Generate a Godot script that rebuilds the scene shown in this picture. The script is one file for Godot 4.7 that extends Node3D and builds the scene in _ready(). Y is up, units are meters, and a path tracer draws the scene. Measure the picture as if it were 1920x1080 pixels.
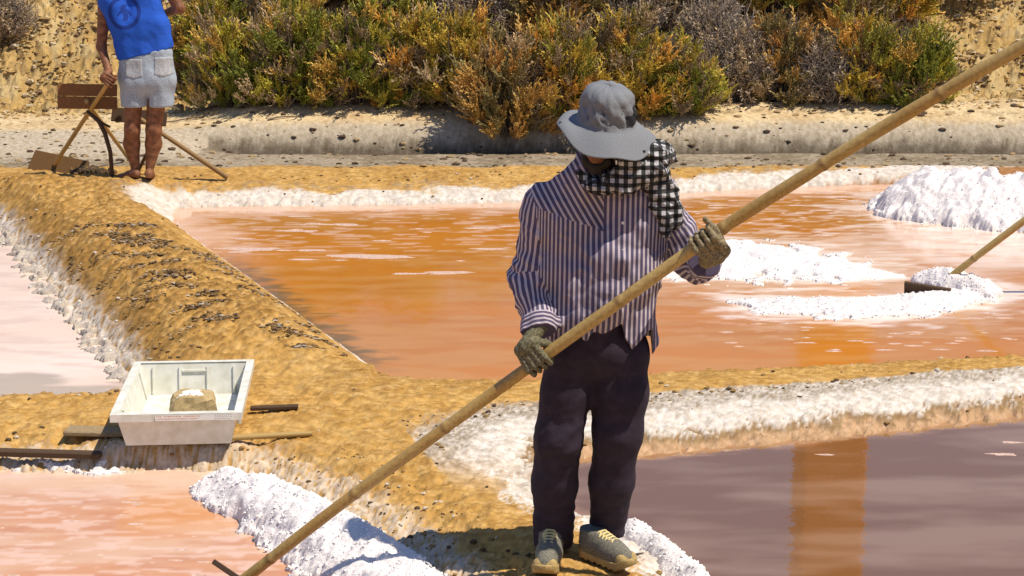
extends Node3D
# A worker raking salt on the mud dykes between small evaporation pans.

const F := 3560.0          # focal length in photograph pixels (1920 wide)
const PITCH := 13.2
const CAM_H := 2.6
const HW := -0.08          # level of the brine

var rng := RandomNumberGenerator.new()
var n_lo := FastNoiseLite.new()
var n_mid := FastNoiseLite.new()
var n_hi := FastNoiseLite.new()
var n_cell := FastNoiseLite.new()
var taken := {}
var pans: Array = []       # each a PackedVector2Array of (x, distance)
var salt_lines: Array = []  # the wet salt in the orange pan: point, radius
var treads: Array = []     # footprints: place and turn
var sdf: Array = []        # coarse signed distances, one grid for each pan
const SX := -8.0
const SD := 2.0
const SN := 165
const SS := 0.1

func _ready():
	# ---- camera, sky, sun, exposure
	var cam := Camera3D.new()
	cam.name = "camera"
	cam.position = Vector3(0, CAM_H, 0)
	cam.rotation_degrees = Vector3(-PITCH, 0, 0)
	cam.fov = rad_to_deg(2.0 * atan(540.0 / F))
	cam.near = 0.1
	cam.far = 1500.0
	add_child(cam)
	cam.current = true
	var env := Environment.new()
	env.background_mode = Environment.BG_SKY
	var sky_mat := ProceduralSkyMaterial.new()
	sky_mat.sky_top_color = Color(0.36, 0.47, 0.66)
	sky_mat.sky_horizon_color = Color(0.80, 0.79, 0.775)
	sky_mat.sky_curve = 0.12
	sky_mat.sky_energy_multiplier = 1.0
	sky_mat.ground_bottom_color = Color(0.45, 0.38, 0.28)
	sky_mat.ground_horizon_color = Color(0.62, 0.62, 0.60)
	var sky := Sky.new()
	sky.sky_material = sky_mat
	env.sky = sky
	env.tonemap_mode = Environment.TONE_MAPPER_LINEAR
	env.tonemap_exposure = 1.2
	env.sdfgi_enabled = true
	env.ssao_enabled = true
	env.ssil_enabled = true
	var we := WorldEnvironment.new()
	we.name = "world_environment"
	we.environment = env
	add_child(we)
	var sun := DirectionalLight3D.new()
	sun.name = "sun"
	sun.light_energy = 1.45
	sun.light_color = Color(1.0, 0.955, 0.88)
	sun.light_angular_distance = 0.5
	sun.shadow_enabled = true
	var el := deg_to_rad(62.0)
	var az := deg_to_rad(20.0)
	var towards := Vector3(cos(el) * cos(az), sin(el), cos(el) * sin(az))
	sun.basis = Basis.looking_at(-towards, Vector3.UP)
	add_child(sun)

	rng.seed = 7
	setup_noise()
	setup_materials()
	setup_pans()
	setup_salt_lines()
	for p in [[640, 760, 0.5], [560, 735, -0.2], [700, 800, 0.9], [790, 790, 0.3], [720, 870, 0.6], [830, 860, 0.2], [800, 930, 0.4], [900, 960, 0.1], [760, 965, 0.5], [880, 1010, 0.2], [520, 700, 0.4], [860, 760, 1.2], [620, 830, 0.7], [930, 900, 0.0]]:
		var f := gp(p[0], p[1], 0.02)
		treads.append([Vector2(f.x, -f.z), p[2]])
	build_ground()
	build_rubble()
	build_shrubs()
	build_salt()
	build_crate()
	build_foreground_rake()
	build_far_rake()
	build_column()
	build_worker()
	build_helper_man()
	build_helper_tools()
	build_small_bits()

# ------------------------------------------------------------------ helpers
func ray(px: float, py: float) -> Vector3:
	return Vector3((px - 960.0) / F, -(py - 540.0) / F, -1.0).rotated(Vector3.RIGHT, -deg_to_rad(PITCH))

func gp(px: float, py: float, h := 0.0) -> Vector3:      # point at height h
	var r := ray(px, py)
	return Vector3(0, CAM_H, 0) + r * ((h - CAM_H) / r.y)

func at(px: float, py: float, z: float) -> Vector3:      # point in the upright plane z
	var r := ray(px, py)
	return Vector3(0, CAM_H, 0) + r * (z / r.z)

func numbered(called: String) -> String:
	var n: int = taken.get(called, 0)
	taken[called] = n + 1
	return called if n == 0 else "%s_%03d" % [called, n]

func thing(called: String, label: String, category: String, where := Vector3.ZERO, group := "") -> Node3D:
	var o := Node3D.new()
	o.name = numbered(called)
	add_child(o)
	o.position = where
	tag(o, label, category, group)
	return o

func tag(o: Node, label: String, category: String, group := ""):
	o.set_meta("label", label)
	o.set_meta("category", category)
	if group != "":
		o.set_meta("group", group)

func put(called: String, mesh: Mesh, material: Material, parent: Node, where := Vector3.ZERO) -> MeshInstance3D:
	var m := MeshInstance3D.new()
	m.name = numbered(called) if parent == self else called
	m.mesh = mesh
	if material:
		m.material_override = material
	parent.add_child(m, true)
	m.position = where
	return m

func structure(o: Node, kind := "structure"):
	o.set_meta("kind", kind)

func scatter(called: String, mesh: Mesh, material: Material, xf: Array, cols: Array, parent: Node) -> MultiMeshInstance3D:
	var mm := MultiMesh.new()
	mm.transform_format = MultiMesh.TRANSFORM_3D
	mm.use_colors = cols.size() > 0
	mm.mesh = mesh
	mm.instance_count = xf.size()
	for i in xf.size():
		mm.set_instance_transform(i, xf[i])
		if cols.size() > 0:
			mm.set_instance_color(i, cols[i])
	var o := MultiMeshInstance3D.new()
	o.name = numbered(called) if parent == self else called
	o.multimesh = mm
	o.material_override = material
	parent.add_child(o, true)
	o.set_meta("kind", "stuff")
	return o

func arrays(v: PackedVector3Array, n: PackedVector3Array, idx: PackedInt32Array, col = null, uv = null) -> ArrayMesh:
	var a := []
	a.resize(Mesh.ARRAY_MAX)
	a[Mesh.ARRAY_VERTEX] = v
	a[Mesh.ARRAY_NORMAL] = n
	if idx.size() > 0:
		a[Mesh.ARRAY_INDEX] = idx
	if col != null:
		a[Mesh.ARRAY_COLOR] = col
	if uv != null:
		a[Mesh.ARRAY_TEX_UV] = uv
	var m := ArrayMesh.new()
	m.add_surface_from_arrays(Mesh.PRIMITIVE_TRIANGLES, a)
	return m

func quad(st: SurfaceTool, a: Vector3, b: Vector3, c: Vector3, d: Vector3):   # clockwise seen from outside
	for p in [a, b, c, a, c, d]:
		st.add_vertex(p)

func flat_st() -> SurfaceTool:
	var st := SurfaceTool.new()
	st.begin(Mesh.PRIMITIVE_TRIANGLES)
	st.set_smooth_group(-1)
	return st

func done(st: SurfaceTool) -> ArrayMesh:
	st.generate_normals()
	return st.commit()

# a box with chamfered edges between two corners, turned by xf
func box(st: SurfaceTool, lo: Vector3, hi: Vector3, xf := Transform3D.IDENTITY, ch := 0.004):
	var c := (lo + hi) * 0.5
	var h := (hi - lo) * 0.5
	var e: float = minf(ch, minf(h.x, minf(h.y, h.z)) * 0.45)
	var pts := []                      # for each corner three points
	for i in 8:
		var s := Vector3(1 if i & 1 else -1, 1 if i & 2 else -1, 1 if i & 4 else -1)
		pts.append([c + s * Vector3(h.x, h.y - e, h.z - e), c + s * Vector3(h.x - e, h.y, h.z - e), c + s * Vector3(h.x - e, h.y - e, h.z)])
	var centre := c
	var polys := [
		[pts[1][0], pts[3][0], pts[7][0], pts[5][0]], [pts[0][0], pts[2][0], pts[6][0], pts[4][0]],
		[pts[2][1], pts[3][1], pts[7][1], pts[6][1]], [pts[0][1], pts[1][1], pts[5][1], pts[4][1]],
		[pts[4][2], pts[5][2], pts[7][2], pts[6][2]], [pts[0][2], pts[1][2], pts[3][2], pts[2][2]]]
	for i in 8:
		polys.append([pts[i][0], pts[i][1], pts[i][2]])
		for b in 3:
			var j: int = i ^ (1 << b)
			if j > i:
				var k := (b + 1) % 3
				var l := (b + 2) % 3
				polys.append([pts[i][k], pts[j][k], pts[j][l], pts[i][l]])
	for p in polys:
		var nrm: Vector3 = (p[1] - p[0]).cross(p[2] - p[0])
		var mid: Vector3 = (p[0] + p[1] + p[2]) / 3.0
		var q: Array = p.duplicate()
		if nrm.dot(mid - centre) > 0.0:
			q.reverse()
		for t in range(1, q.size() - 1):
			st.add_vertex(xf * q[0]); st.add_vertex(xf * q[t]); st.add_vertex(xf * q[t + 1])

# a tube along points with a radius for each; smooth, capped
func tube(st: SurfaceTool, pts: PackedVector3Array, rad: PackedFloat32Array, sides := 8, cols = null, squash := 1.0):
	var n := pts.size()
	st.set_smooth_group(0)
	var up := Vector3.UP
	if absf((pts[1] - pts[0]).normalized().y) > 0.9:
		up = Vector3.RIGHT
	var rings := []
	var along := 0.0
	for i in n:
		var t: Vector3 = (pts[mini(i + 1, n - 1)] - pts[maxi(i - 1, 0)]).normalized()
		if i > 0:
			along += pts[i].distance_to(pts[i - 1])
		var s := t.cross(up).normalized()
		var u := s.cross(t).normalized()
		up = u
		var ring := PackedVector3Array()
		for k in sides:
			var an := TAU * k / sides
			ring.append(pts[i] + (s * cos(an) + u * sin(an) * squash) * rad[i])
		rings.append([ring, along])
	for i in n - 1:
		for k in sides:
			var k2 := (k + 1) % sides
			var a: Vector3 = rings[i][0][k]
			var b: Vector3 = rings[i][0][k2]
			var c: Vector3 = rings[i + 1][0][k2]
			var d: Vector3 = rings[i + 1][0][k]
			var u0 := float(k) / sides
			var u1 := float(k + 1) / sides
			for q in [[a, u0, i], [b, u1, i], [c, u1, i + 1], [a, u0, i], [c, u1, i + 1], [d, u0, i + 1]]:
				if cols != null:
					st.set_color(cols[q[2]])
				st.set_uv(Vector2(q[1], rings[q[2]][1]))
				st.add_vertex(q[0])
	st.set_smooth_group(-1)
	for e in [0, n - 1]:
		var ring: PackedVector3Array = rings[e][0]
		for k in sides:
			var a: Vector3 = ring[k]
			var b: Vector3 = ring[(k + 1) % sides]
			var tri := [pts[e], b, a] if e == 0 else [pts[e], a, b]
			for p in tri:
				if cols != null:
					st.set_color(cols[e])
				st.set_uv(Vector2(0.5, rings[e][1]))
				st.add_vertex(p)

func bar(p: Vector3, q: Vector3, r0: float, r1: float, sides := 8) -> ArrayMesh:
	var st := flat_st()
	tube(st, PackedVector3Array([p, q]), PackedFloat32Array([r0, r1]), sides)
	return done(st)

# an irregular lump: an icosphere-like mesh with its points pushed about
func lump(seed_: int, rough: float, flat_ := 1.0, rings := 4, segs := 6) -> ArrayMesh:
	var r := RandomNumberGenerator.new()
	r.seed = seed_
	var st := flat_st()
	var p := []
	for i in rings + 1:
		var row := []
		for k in segs:
			var th := PI * i / rings
			var ph := TAU * (k + 0.5 * (i % 2)) / segs
			var v := Vector3(sin(th) * cos(ph), cos(th) * flat_, sin(th) * sin(ph))
			v *= 1.0 + r.randf_range(-rough, rough)
			row.append(v if i > 0 and i < rings else (row[0] if k > 0 else v))
		p.append(row)
	for i in rings:
		for k in segs:
			var k2 := (k + 1) % segs
			var tris := [[p[i][k], p[i][k2], p[i + 1][k2]], [p[i][k], p[i + 1][k2], p[i + 1][k]]]
			for t in tris:
				if (t[1] - t[0]).cross(t[2] - t[0]).length() > 1e-7:
					for v in t:
						st.add_vertex(v)
	return done(st)

func setup_noise():
	for q in [[n_lo, 1, 1.0, 3], [n_mid, 2, 6.0, 3], [n_hi, 3, 40.0, 2]]:
		var n: FastNoiseLite = q[0]
		n.seed = q[1]
		n.noise_type = FastNoiseLite.TYPE_SIMPLEX
		n.frequency = q[2]
		n.fractal_octaves = q[3]
	n_cell.seed = 5
	n_cell.noise_type = FastNoiseLite.TYPE_CELLULAR
	n_cell.frequency = 14.0
	n_cell.cellular_return_type = FastNoiseLite.RETURN_DISTANCE
	n_cell.fractal_octaves = 2

# ------------------------------------------------------------------ materials
var M := {}

func noise_image(seed_: int, freq: float, oct: int, size: int, kind := FastNoiseLite.TYPE_SIMPLEX) -> Image:
	var n := FastNoiseLite.new()
	n.seed = seed_
	n.noise_type = kind
	n.frequency = freq
	n.fractal_octaves = oct
	if kind == FastNoiseLite.TYPE_CELLULAR:
		n.cellular_return_type = FastNoiseLite.RETURN_DISTANCE
	return n.get_seamless_image(size, size)

func grey_tex(seed_: int, freq: float, oct: int, size: int, lo: Color, hi: Color, kind := FastNoiseLite.TYPE_SIMPLEX) -> ImageTexture:
	var src := noise_image(seed_, freq, oct, size, kind)
	src.convert(Image.FORMAT_L8)
	var data := src.get_data()
	var out := PackedByteArray()
	out.resize(size * size * 3)
	var lut := []
	for i in 256:
		var c := lo.lerp(hi, i / 255.0)
		lut.append([int(c.r * 255), int(c.g * 255), int(c.b * 255)])
	for i in size * size:
		var l: Array = lut[data[i]]
		out[i * 3] = l[0]; out[i * 3 + 1] = l[1]; out[i * 3 + 2] = l[2]
	return ImageTexture.create_from_image(Image.create_from_data(size, size, false, Image.FORMAT_RGB8, out))

func normal_tex(seed_: int, freq: float, oct: int, size: int, strength: float, kind := FastNoiseLite.TYPE_SIMPLEX) -> ImageTexture:
	var im := noise_image(seed_, freq, oct, size, kind)
	im.convert(Image.FORMAT_RGBA8)
	im.bump_map_to_normal_map(strength)
	return ImageTexture.create_from_image(im)

func mat(albedo: Color, rough := 0.9, tex = null, nrm = null, tri := 0.0, nscale := 1.0, vertex := false) -> StandardMaterial3D:
	var m := StandardMaterial3D.new()
	m.albedo_color = albedo.linear_to_srgb()        # base colours are given as linear values
	m.roughness = rough
	m.metallic_specular = 0.4
	m.vertex_color_use_as_albedo = vertex
	if tex:
		m.albedo_texture = tex
	if nrm:
		m.normal_enabled = true
		m.normal_texture = nrm
		m.normal_scale = nscale
	if tri > 0.0:
		m.uv1_triplanar = true
		m.uv1_world_triplanar = true
		m.uv1_scale = Vector3.ONE * tri
	return m

func setup_materials():
	var white := Color(1, 1, 1)
	var t_mud := grey_tex(11, 0.022, 6, 512, Color(0.76, 0.73, 0.67), Color(1, 1, 1))
	var nm_mud := normal_tex(12, 0.05, 6, 512, 2.6)
	var nm_salt := normal_tex(13, 0.05, 3, 512, 6.0, FastNoiseLite.TYPE_CELLULAR)
	var nm_cloth := normal_tex(14, 0.16, 3, 256, 3.0)
	var t_cloth := grey_tex(15, 0.05, 5, 256, Color(0.74, 0.74, 0.76), Color(1, 1, 1))
	var t_plain := grey_tex(16, 0.03, 5, 256, Color(0.78, 0.77, 0.74), Color(1, 1, 1))
	M.ground = mat(white, 0.95, t_mud, nm_mud, 1.3, 1.0, true)
	M.ground.metallic_specular = 0.2
	M.clod = mat(white, 0.95, t_mud, null, 3.0, 1.0, true)
	M.salt = mat(Color(0.88, 0.83, 0.79), 0.55, grey_tex(17, 0.05, 5, 256, Color(0.86, 0.85, 0.87), white), nm_salt, 4.0, 0.9, false)
	M.crystal = mat(Color(0.90, 0.86, 0.82), 0.4)
	M.crust = mat(Color(0.70, 0.50, 0.42), 0.6, t_plain, null, 4.0)
	M.leaf = mat(white, 0.6, null, null, 0.0, 1.0, true)
	M.leaf.backlight = Color(0.25, 0.25, 0.1)
	M.twig = mat(Color(0.27, 0.205, 0.15), 0.9, t_plain, null, 4.0)
	M.plastic = mat(Color(0.80, 0.80, 0.745), 0.35, grey_tex(18, 0.02, 5, 256, Color(0.86, 0.85, 0.80), white), null, 2.0)
	M.bamboo = mat(white, 0.45, t_plain, null, 6.0, 1.0, true)
	M.wood_dark = mat(Color(0.12, 0.075, 0.045), 0.85, wood_tex(), null, 5.0)
	M.wood_ply = mat(Color(0.36, 0.17, 0.06), 0.75, wood_tex(), null, 3.0)
	M.wood_pale = mat(Color(0.46, 0.36, 0.22), 0.85, wood_tex(), null, 3.0)
	M.stone = mat(Color(0.58, 0.44, 0.23), 0.85, t_mud, nm_mud, 3.0, 0.5)
	M.skin = mat(Color(0.36, 0.155, 0.075), 0.55, grey_tex(24, 0.018, 6, 256, Color(0.55, 0.52, 0.50), white), nm_cloth, 3.0, 0.12)
	M.skin.subsurf_scatter_enabled = true
	M.skin.subsurf_scatter_strength = 0.1
	M.hair = mat(Color(0.02, 0.015, 0.012), 0.7)
	M.trousers = mat(Color(0.036, 0.024, 0.041), 0.85, grey_tex(23, 0.02, 5, 256, Color(0.70, 0.70, 0.72), Color(1, 1, 1)), nm_cloth, 3.0, 0.15)
	M.salt_grey = mat(Color(0.60, 0.54, 0.49), 0.7, t_mud, nm_salt, 4.0, 0.9)
	M.hat = mat(Color(0.25, 0.265, 0.285), 0.85, t_cloth, nm_cloth, 14.0, 0.25)
	M.hat_dark = mat(Color(0.015, 0.015, 0.02), 0.9)
	M.glove = mat(Color(0.42, 0.355, 0.22), 0.85, grey_tex(19, 0.03, 5, 256, Color(0.45, 0.42, 0.36), white), nm_cloth, 9.0, 0.15)
	M.glove_dark = mat(Color(0.30, 0.27, 0.17), 0.85, grey_tex(19, 0.03, 5, 256, Color(0.35, 0.35, 0.30), white), nm_cloth, 9.0, 0.15)
	M.denim_pocket = mat(Color(0.50, 0.53, 0.55), 0.9, t_cloth, nm_cloth, 5.0, 0.5)
	M.shoe = mat(Color(0.28, 0.265, 0.22), 0.85, grey_tex(20, 0.05, 4, 256, Color(0.55, 0.55, 0.52), white), nm_cloth, 8.0, 0.25)
	M.sole = mat(Color(0.50, 0.37, 0.16), 0.8, t_mud, null, 6.0)
	M.lace = mat(Color(0.66, 0.54, 0.25), 0.85)
	M.denim = mat(Color(0.44, 0.52, 0.60), 0.9, t_cloth, nm_cloth, 5.0, 0.5)
	M.blue_top = mat(white, 0.9, top_tex())
	M.blue_top.texture_repeat = false
	M.shirt = mat(white, 0.85, stripe_tex(), nm_cloth, 0.0, 0.25)
	M.scarf = mat(white, 0.9, check_tex(), nm_cloth, 33.0, 0.3)
	M.scarf.uv1_world_triplanar = false
	M.scarf.uv1_triplanar_sharpness = 6.0

func water_mat(rough: float, spec: float, scale: Vector3, bump: float, seed_: int) -> StandardMaterial3D:
	var m := mat(Color(1, 1, 1), rough, null, normal_tex(seed_, 0.012, 3, 512, 3.0), 0.0, bump, true)
	m.metallic_specular = spec
	m.uv1_scale = scale
	return m

func wood_tex() -> ImageTexture:
	var im := Image.create(256, 256, false, Image.FORMAT_RGB8)
	for y in 256:
		for x in 256:
			var v := 0.8 + 0.22 * n_hi.get_noise_2d(x * 0.002, y * 0.02) + 0.14 * n_mid.get_noise_2d(x * 0.004, y * 0.11)
			im.set_pixel(x, y, Color(v, v * 0.97, v * 0.92))
	return ImageTexture.create_from_image(im)

func stripe_tex() -> ImageTexture:               # navy and white stripes of the weave, one period across
	var im := Image.create(64, 64, false, Image.FORMAT_RGB8)
	for y in 64:
		for x in 64:
			var navy := Color(0.090, 0.076, 0.140).linear_to_srgb()
			var pale := Color(0.52, 0.455, 0.50).linear_to_srgb()
			var k := smoothstep(0.53, 0.58, x / 64.0) * (1.0 - smoothstep(0.95, 1.0, x / 64.0))
			var c := navy.lerp(pale, k)
			c = c * (0.94 + 0.08 * rng.randf())
			im.set_pixel(x, y, Color(c.r, c.g, c.b))
	return ImageTexture.create_from_image(im)

func check_tex() -> ImageTexture:                # black and white woven checks
	var im := Image.create(64, 64, false, Image.FORMAT_RGB8)
	for y in 64:
		for x in 64:
			var a := int(x / 32) + int(y / 32)
			var v := 0.76 if a == 0 else (0.09 if a == 2 else 0.24)
			v *= 0.9 + 0.1 * rng.randf()
			im.set_pixel(x, y, Color(v, v, v * 1.02))
	return ImageTexture.create_from_image(im)

func top_tex() -> ImageTexture:                  # blue cotton with the dark ring print on the back
	var im := Image.create(256, 256, false, Image.FORMAT_RGB8)
	for y in 256:
		for x in 256:
			var v := 0.92 + 0.08 * n_mid.get_noise_2d(x * 0.03, y * 0.03)
			var c := Color(0.14, 0.36, 0.80)
			var p := Vector2(x - 128.0, y - 128.0)
			var r := p.length()
			var ring: float = (1.0 - smoothstep(0.0, 3.0, absf(r - 78.0) - 9.0))
			var bird := (1.0 - smoothstep(0.0, 4.0, absf(p.x + 0.35 * p.y - 18.0 * sin(p.y * 0.05)) - 11.0)) * (1.0 - smoothstep(38.0, 44.0, r))
			var wing := (1.0 - smoothstep(0.0, 4.0, absf(p.y + 10.0 - 0.02 * p.x * p.x) - 7.0)) * (1.0 - smoothstep(38.0, 44.0, r))
			c = c.lerp(Color(0.05, 0.10, 0.34), maxf(ring, maxf(bird, wing)) * 0.5)
			im.set_pixel(x, y, c * v)
	return ImageTexture.create_from_image(im)

# ------------------------------------------------------------------ pans and ground
func setup_pans():
	var lists := [
		# far orange pan
		[[322, 392], [330, 425], [450, 512], [600, 622], [715, 706], [760, 716], [960, 722], [1210, 708], [1560, 692], [1920, 672], [2700, 630], [2700, 330], [1920, 332], [1660, 343], [1290, 362], [960, 380], [600, 387], [400, 388]],
		# near pool at the lower right
		[[1285, 1085], [1200, 1020], [1120, 980], [1050, 960], [1025, 905], [1045, 866], [1250, 850], [1480, 829], [1700, 806], [1920, 783], [2700, 725], [2900, 1500], [1420, 1500], [1370, 1200]],
		# near pan at the lower left
		[[-900, 890], [0, 884], [200, 886], [400, 884], [480, 892], [560, 925], [650, 968], [780, 1062], [850, 1130], [900, 1500], [-900, 1500]],
		# pale pan at the left
		[[-900, 388], [-80, 392], [-10, 420], [45, 480], [110, 555], [180, 632], [232, 695], [226, 742], [0, 753], [-900, 775]]]
	for l in lists:
		var poly := PackedVector2Array()
		for p in l:
			var g := gp(p[0], p[1], HW)
			poly.append(Vector2(g.x, -g.z))
		pans.append(poly)
		var grid := PackedFloat32Array()
		grid.resize(SN * SN)
		var m := poly.size()
		for j in SN:
			for i in SN:
				var q := Vector2(SX + i * SS, SD + j * SS)
				var best := 1e9
				for k in m:
					var c := Geometry2D.get_closest_point_to_segment(q, poly[k], poly[(k + 1) % m])
					best = minf(best, q.distance_squared_to(c))
				best = sqrt(best)
				grid[j * SN + i] = -best if Geometry2D.is_point_in_polygon(q, poly) else best
		sdf.append(grid)

func pan_d(k: int, x: float, d: float) -> float:
	var fx := clampf((x - SX) / SS, 0.0, SN - 1.001)
	var fd := clampf((d - SD) / SS, 0.0, SN - 1.001)
	var i := int(fx)
	var j := int(fd)
	fx -= i
	fd -= j
	var g: PackedFloat32Array = sdf[k]
	var o := j * SN + i
	var v := lerpf(lerpf(g[o], g[o + 1], fx), lerpf(g[o + SN], g[o + SN + 1], fx), fd)
	var out := maxf(0.0, maxf(absf(x) - 8.0, maxf(d - 18.0, 2.0 - d)))
	return v + out

func bank_h(x: float, d: float) -> float:        # the ground behind the pans: ditch, ledge, slope
	var wob := 0.10 * n_lo.get_noise_2d(x * 0.22, 3.3)
	var left := smoothstep(-2.3, -3.2, x)
	var e := d + wob
	var ditch := smoothstep(15.35, 15.6, e) * (1.0 - smoothstep(16.85, 17.15, e)) * (1.0 - left)
	var ledge := smoothstep(16.9, 17.25, e) * lerpf(0.11, 0.04, left) + smoothstep(17.1, 17.7, e) * lerpf(0.10, 0.04, left)
	var foot := lerpf(17.9, 18.5, left) + 0.5 * smoothstep(2.8, 4.5, x)
	var up := maxf(0.0, e - foot)
	var slope := up * 0.62 * (1.0 - exp(-up * 3.0))
	slope = 2.3 * (1.0 - exp(-slope / 1.7))
	return -0.112 * ditch - 0.10 * exp(-pow((e - 16.86) / 0.10, 2.0)) * (1.0 - left) + ledge + slope - 0.05 * left * smoothstep(15.2, 16.0, e) * (1.0 - smoothstep(16.0, 17.0, e))

func streak(x: float, d: float, da: float, db: float) -> float:   # matted streaks that run across the left dyke
	return n_hi.get_noise_2d((da - db) * 0.045 + 0.02 * n_lo.get_noise_2d(x * 2.0, d * 2.0), d * 0.95 + x * 0.35)

# [height, colour]
func ground_at(x: float, d: float, want_colour := true) -> Array:
	var w1 := n_mid.get_noise_2d(x, d)
	var w2 := n_hi.get_noise_2d(x, d)
	var lo := n_lo.get_noise_2d(x, d)
	var ds := [0.0, 0.0, 0.0, 0.0]
	var best := 1e9
	var kb := 0
	for k in 4:
		ds[k] = pan_d(k, x, d)
		if ds[k] < best:
			best = ds[k]
			kb = k
	var crisp: bool = kb == 0 and x < -0.7 and d < 13.3           # the straight lip of the orange pan
	var dd: float = best + (0.010 if crisp else 0.05) * w1 + (0.006 if crisp else 0.022) * w2
	var h := HW
	if dd < 0.0:
		h = HW - 0.10 * (1.0 - exp(dd / 0.10))
	else:
		var wide := 0.20
		if crisp:
			wide = 0.09
		h = HW + 0.115 * (1.0 - exp(-dd / wide))
	var ridge := 0.0
	if ds[0] < 1.5 and ds[3] < 1.5 and dd > 0.0:      # the higher rounded dyke on the left
		ridge = smoothstep(0.0, 0.42, minf(ds[0] * 0.9, ds[3])) * smoothstep(9.0, 9.8, d) * (1.0 - smoothstep(14.0, 15.0, d))
		h += 0.12 * ridge
	var far := smoothstep(14.9, 15.4, d)
	if far > 0.0:
		h = lerpf(h, bank_h(x, d) + 0.02, far)
	var on_slope := smoothstep(17.6, 18.4, d)
	var on_dry := smoothstep(0.05, 0.25, dd)
	var calm := 1.0 - 0.78 * maxf(smoothstep(15.2, 15.8, d) * (1.0 - on_slope), (1.0 if kb < 2 and not crisp else 0.0) * smoothstep(0.75, 0.3, dd))
	h += on_dry * calm * (0.010 * w1 + 0.0035 * w2 + 0.02 * lo)
	if on_slope > 0.0:
		var cl := n_cell.get_noise_2d(x * 0.45, d * 0.45)
		h += on_slope * (0.10 * n_mid.get_noise_2d(x * 0.35, d * 0.35) + 0.05 * cl + 0.05 * absf(n_mid.get_noise_2d(x * 1.3, d * 1.3)) + 0.035 * n_mid.get_noise_2d(x * 2.4, d * 2.4))
	if d > 6.3 and d < 9.6 and x < 0.9 and x > -1.4:     # footprints trodden into the path
		for t in treads:
			var q: Vector2 = (Vector2(x, d) - t[0]).rotated(t[1])
			var r2 := q.x * q.x / 0.0017 + pow(q.y / 0.115, 2.0)
			if r2 < 2.2:
				h += -0.011 * maxf(0.0, 1.0 - r2) + 0.004 * exp(-pow(r2 - 1.3, 2.0) * 6.0)
	if ridge > 0.02:
		h += ridge * 0.017 * streak(x, d, ds[0], ds[3])
	var pad := smoothstep(0.36, 0.28, absf(x + 1.49)) * smoothstep(7.93, 7.985, d) * smoothstep(8.95, 8.75, d)
	if pad > 0.0:                                     # the block of mud that the fish crate stands on
		h = lerpf(h, maxf(h, 0.016 + 0.008 * w2), pad)
	if not want_colour:
		return [h]
	# colour: ochre mud, white salt at the brine, grey and pale bands behind
	var ochre := Color(0.64, 0.385, 0.120)
	var dark := Color(0.35, 0.19, 0.056)
	var t := clampf(0.30 + 0.75 * lo * 0.6 + 0.5 * w1 + 0.35 * w2, 0.0, 1.0)
	var c := ochre.lerp(dark, t * 0.75)
	c = c.lerp(Color(0.72, 0.48, 0.185), clampf(0.6 * n_lo.get_noise_2d(x * 1.7 + 9.0, d * 1.7), 0.0, 0.6))
	var lay := n_hi.get_noise_2d(x * 0.16 + d * 0.05, d * 1.1)      # fine layers smoothed in by the shovel
	c = c.lerp(dark, clampf(0.9 * lay - 0.05, 0.0, 0.45))
	c = c.lerp(Color(0.70, 0.50, 0.24), clampf(-0.9 * lay - 0.12, 0.0, 0.4))
	if ridge > 0.02:
		var s := streak(x, d, ds[0], ds[3])
		c = c.lerp(dark * 0.75, clampf(ridge * (s * 1.5 + 0.05 + 0.5 * w1), 0.0, 0.85))
		c = c.lerp(dark * 0.8, 0.55 * (1.0 - smoothstep(0.1, 0.5, ds[3] + 0.1 * w1)))  # left face darkened, its shade painted into the mud colour
	var white := Color(0.80, 0.755, 0.72).lerp(Color(0.60, 0.53, 0.47), clampf(0.35 * w2 + 0.5 * w1, 0.0, 0.6))
	var grey := Color(0.40, 0.34, 0.27)
	if kb == 0:
		if crisp:
			c = c.lerp(white, (1.0 - smoothstep(0.075, 0.092, dd)) * smoothstep(0.030, 0.042, dd) * smoothstep(-0.5, 0.0, w1 + 0.4))
		elif d > 12.0:
			var band := lerpf(0.29, 0.27, smoothstep(0.5, 1.6, x)) + 0.14 * lo + 0.10 * w1
			c = c.lerp(white, (1.0 - smoothstep(band * 0.75, band, dd)) * 0.95)
			c = c.lerp(grey, smoothstep(band * 0.8, band, dd) * (1.0 - smoothstep(band, band + 0.15, dd)) * 0.5 * smoothstep(-0.2, 0.4, w2 + w1))
		else:
			c = c.lerp(dark * 0.8, (1.0 - smoothstep(0.0, 0.10, dd)) * 0.6)
	elif kb == 1:
		var far_shore := smoothstep(7.3, 8.0, d)
		var r := dd + 0.02 * w1 + 0.05 * n_lo.get_noise_2d(x * 2.0, d * 2.0)
		var pinkish := Color(0.60, 0.40, 0.25)
		var brown := Color(0.36, 0.24, 0.13)
		var q := c
		q = q.lerp(grey.lerp(white, clampf(0.4 + w2 * 1.4, 0.0, 0.75)), 1.0 - smoothstep(0.55, 0.70, r + 0.10 * w2))
		q = q.lerp(white, 1.0 - smoothstep(0.31, 0.38, r + 0.04 * w2))
		q = q.lerp(brown, 1.0 - smoothstep(0.11, 0.15, r + 0.03 * w2))
		q = q.lerp(pinkish, 1.0 - smoothstep(0.05, 0.075, r))
		var n := c.lerp(white, (1.0 - smoothstep(0.17, 0.24, r + 0.05 * w2)))
		c = n.lerp(q, far_shore)
	elif kb == 2:
		var band2 := 0.16 + 0.10 * w1 + 0.05 * w2
		c = c.lerp(Color(0.72, 0.60, 0.48), (1.0 - smoothstep(band2 * 0.6, band2 + 0.05, dd)) * smoothstep(0.0, 0.3, w2 + 0.5))
	else:
		var band3 := 0.11 + 0.10 * w1 + 0.05 * w2
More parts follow.
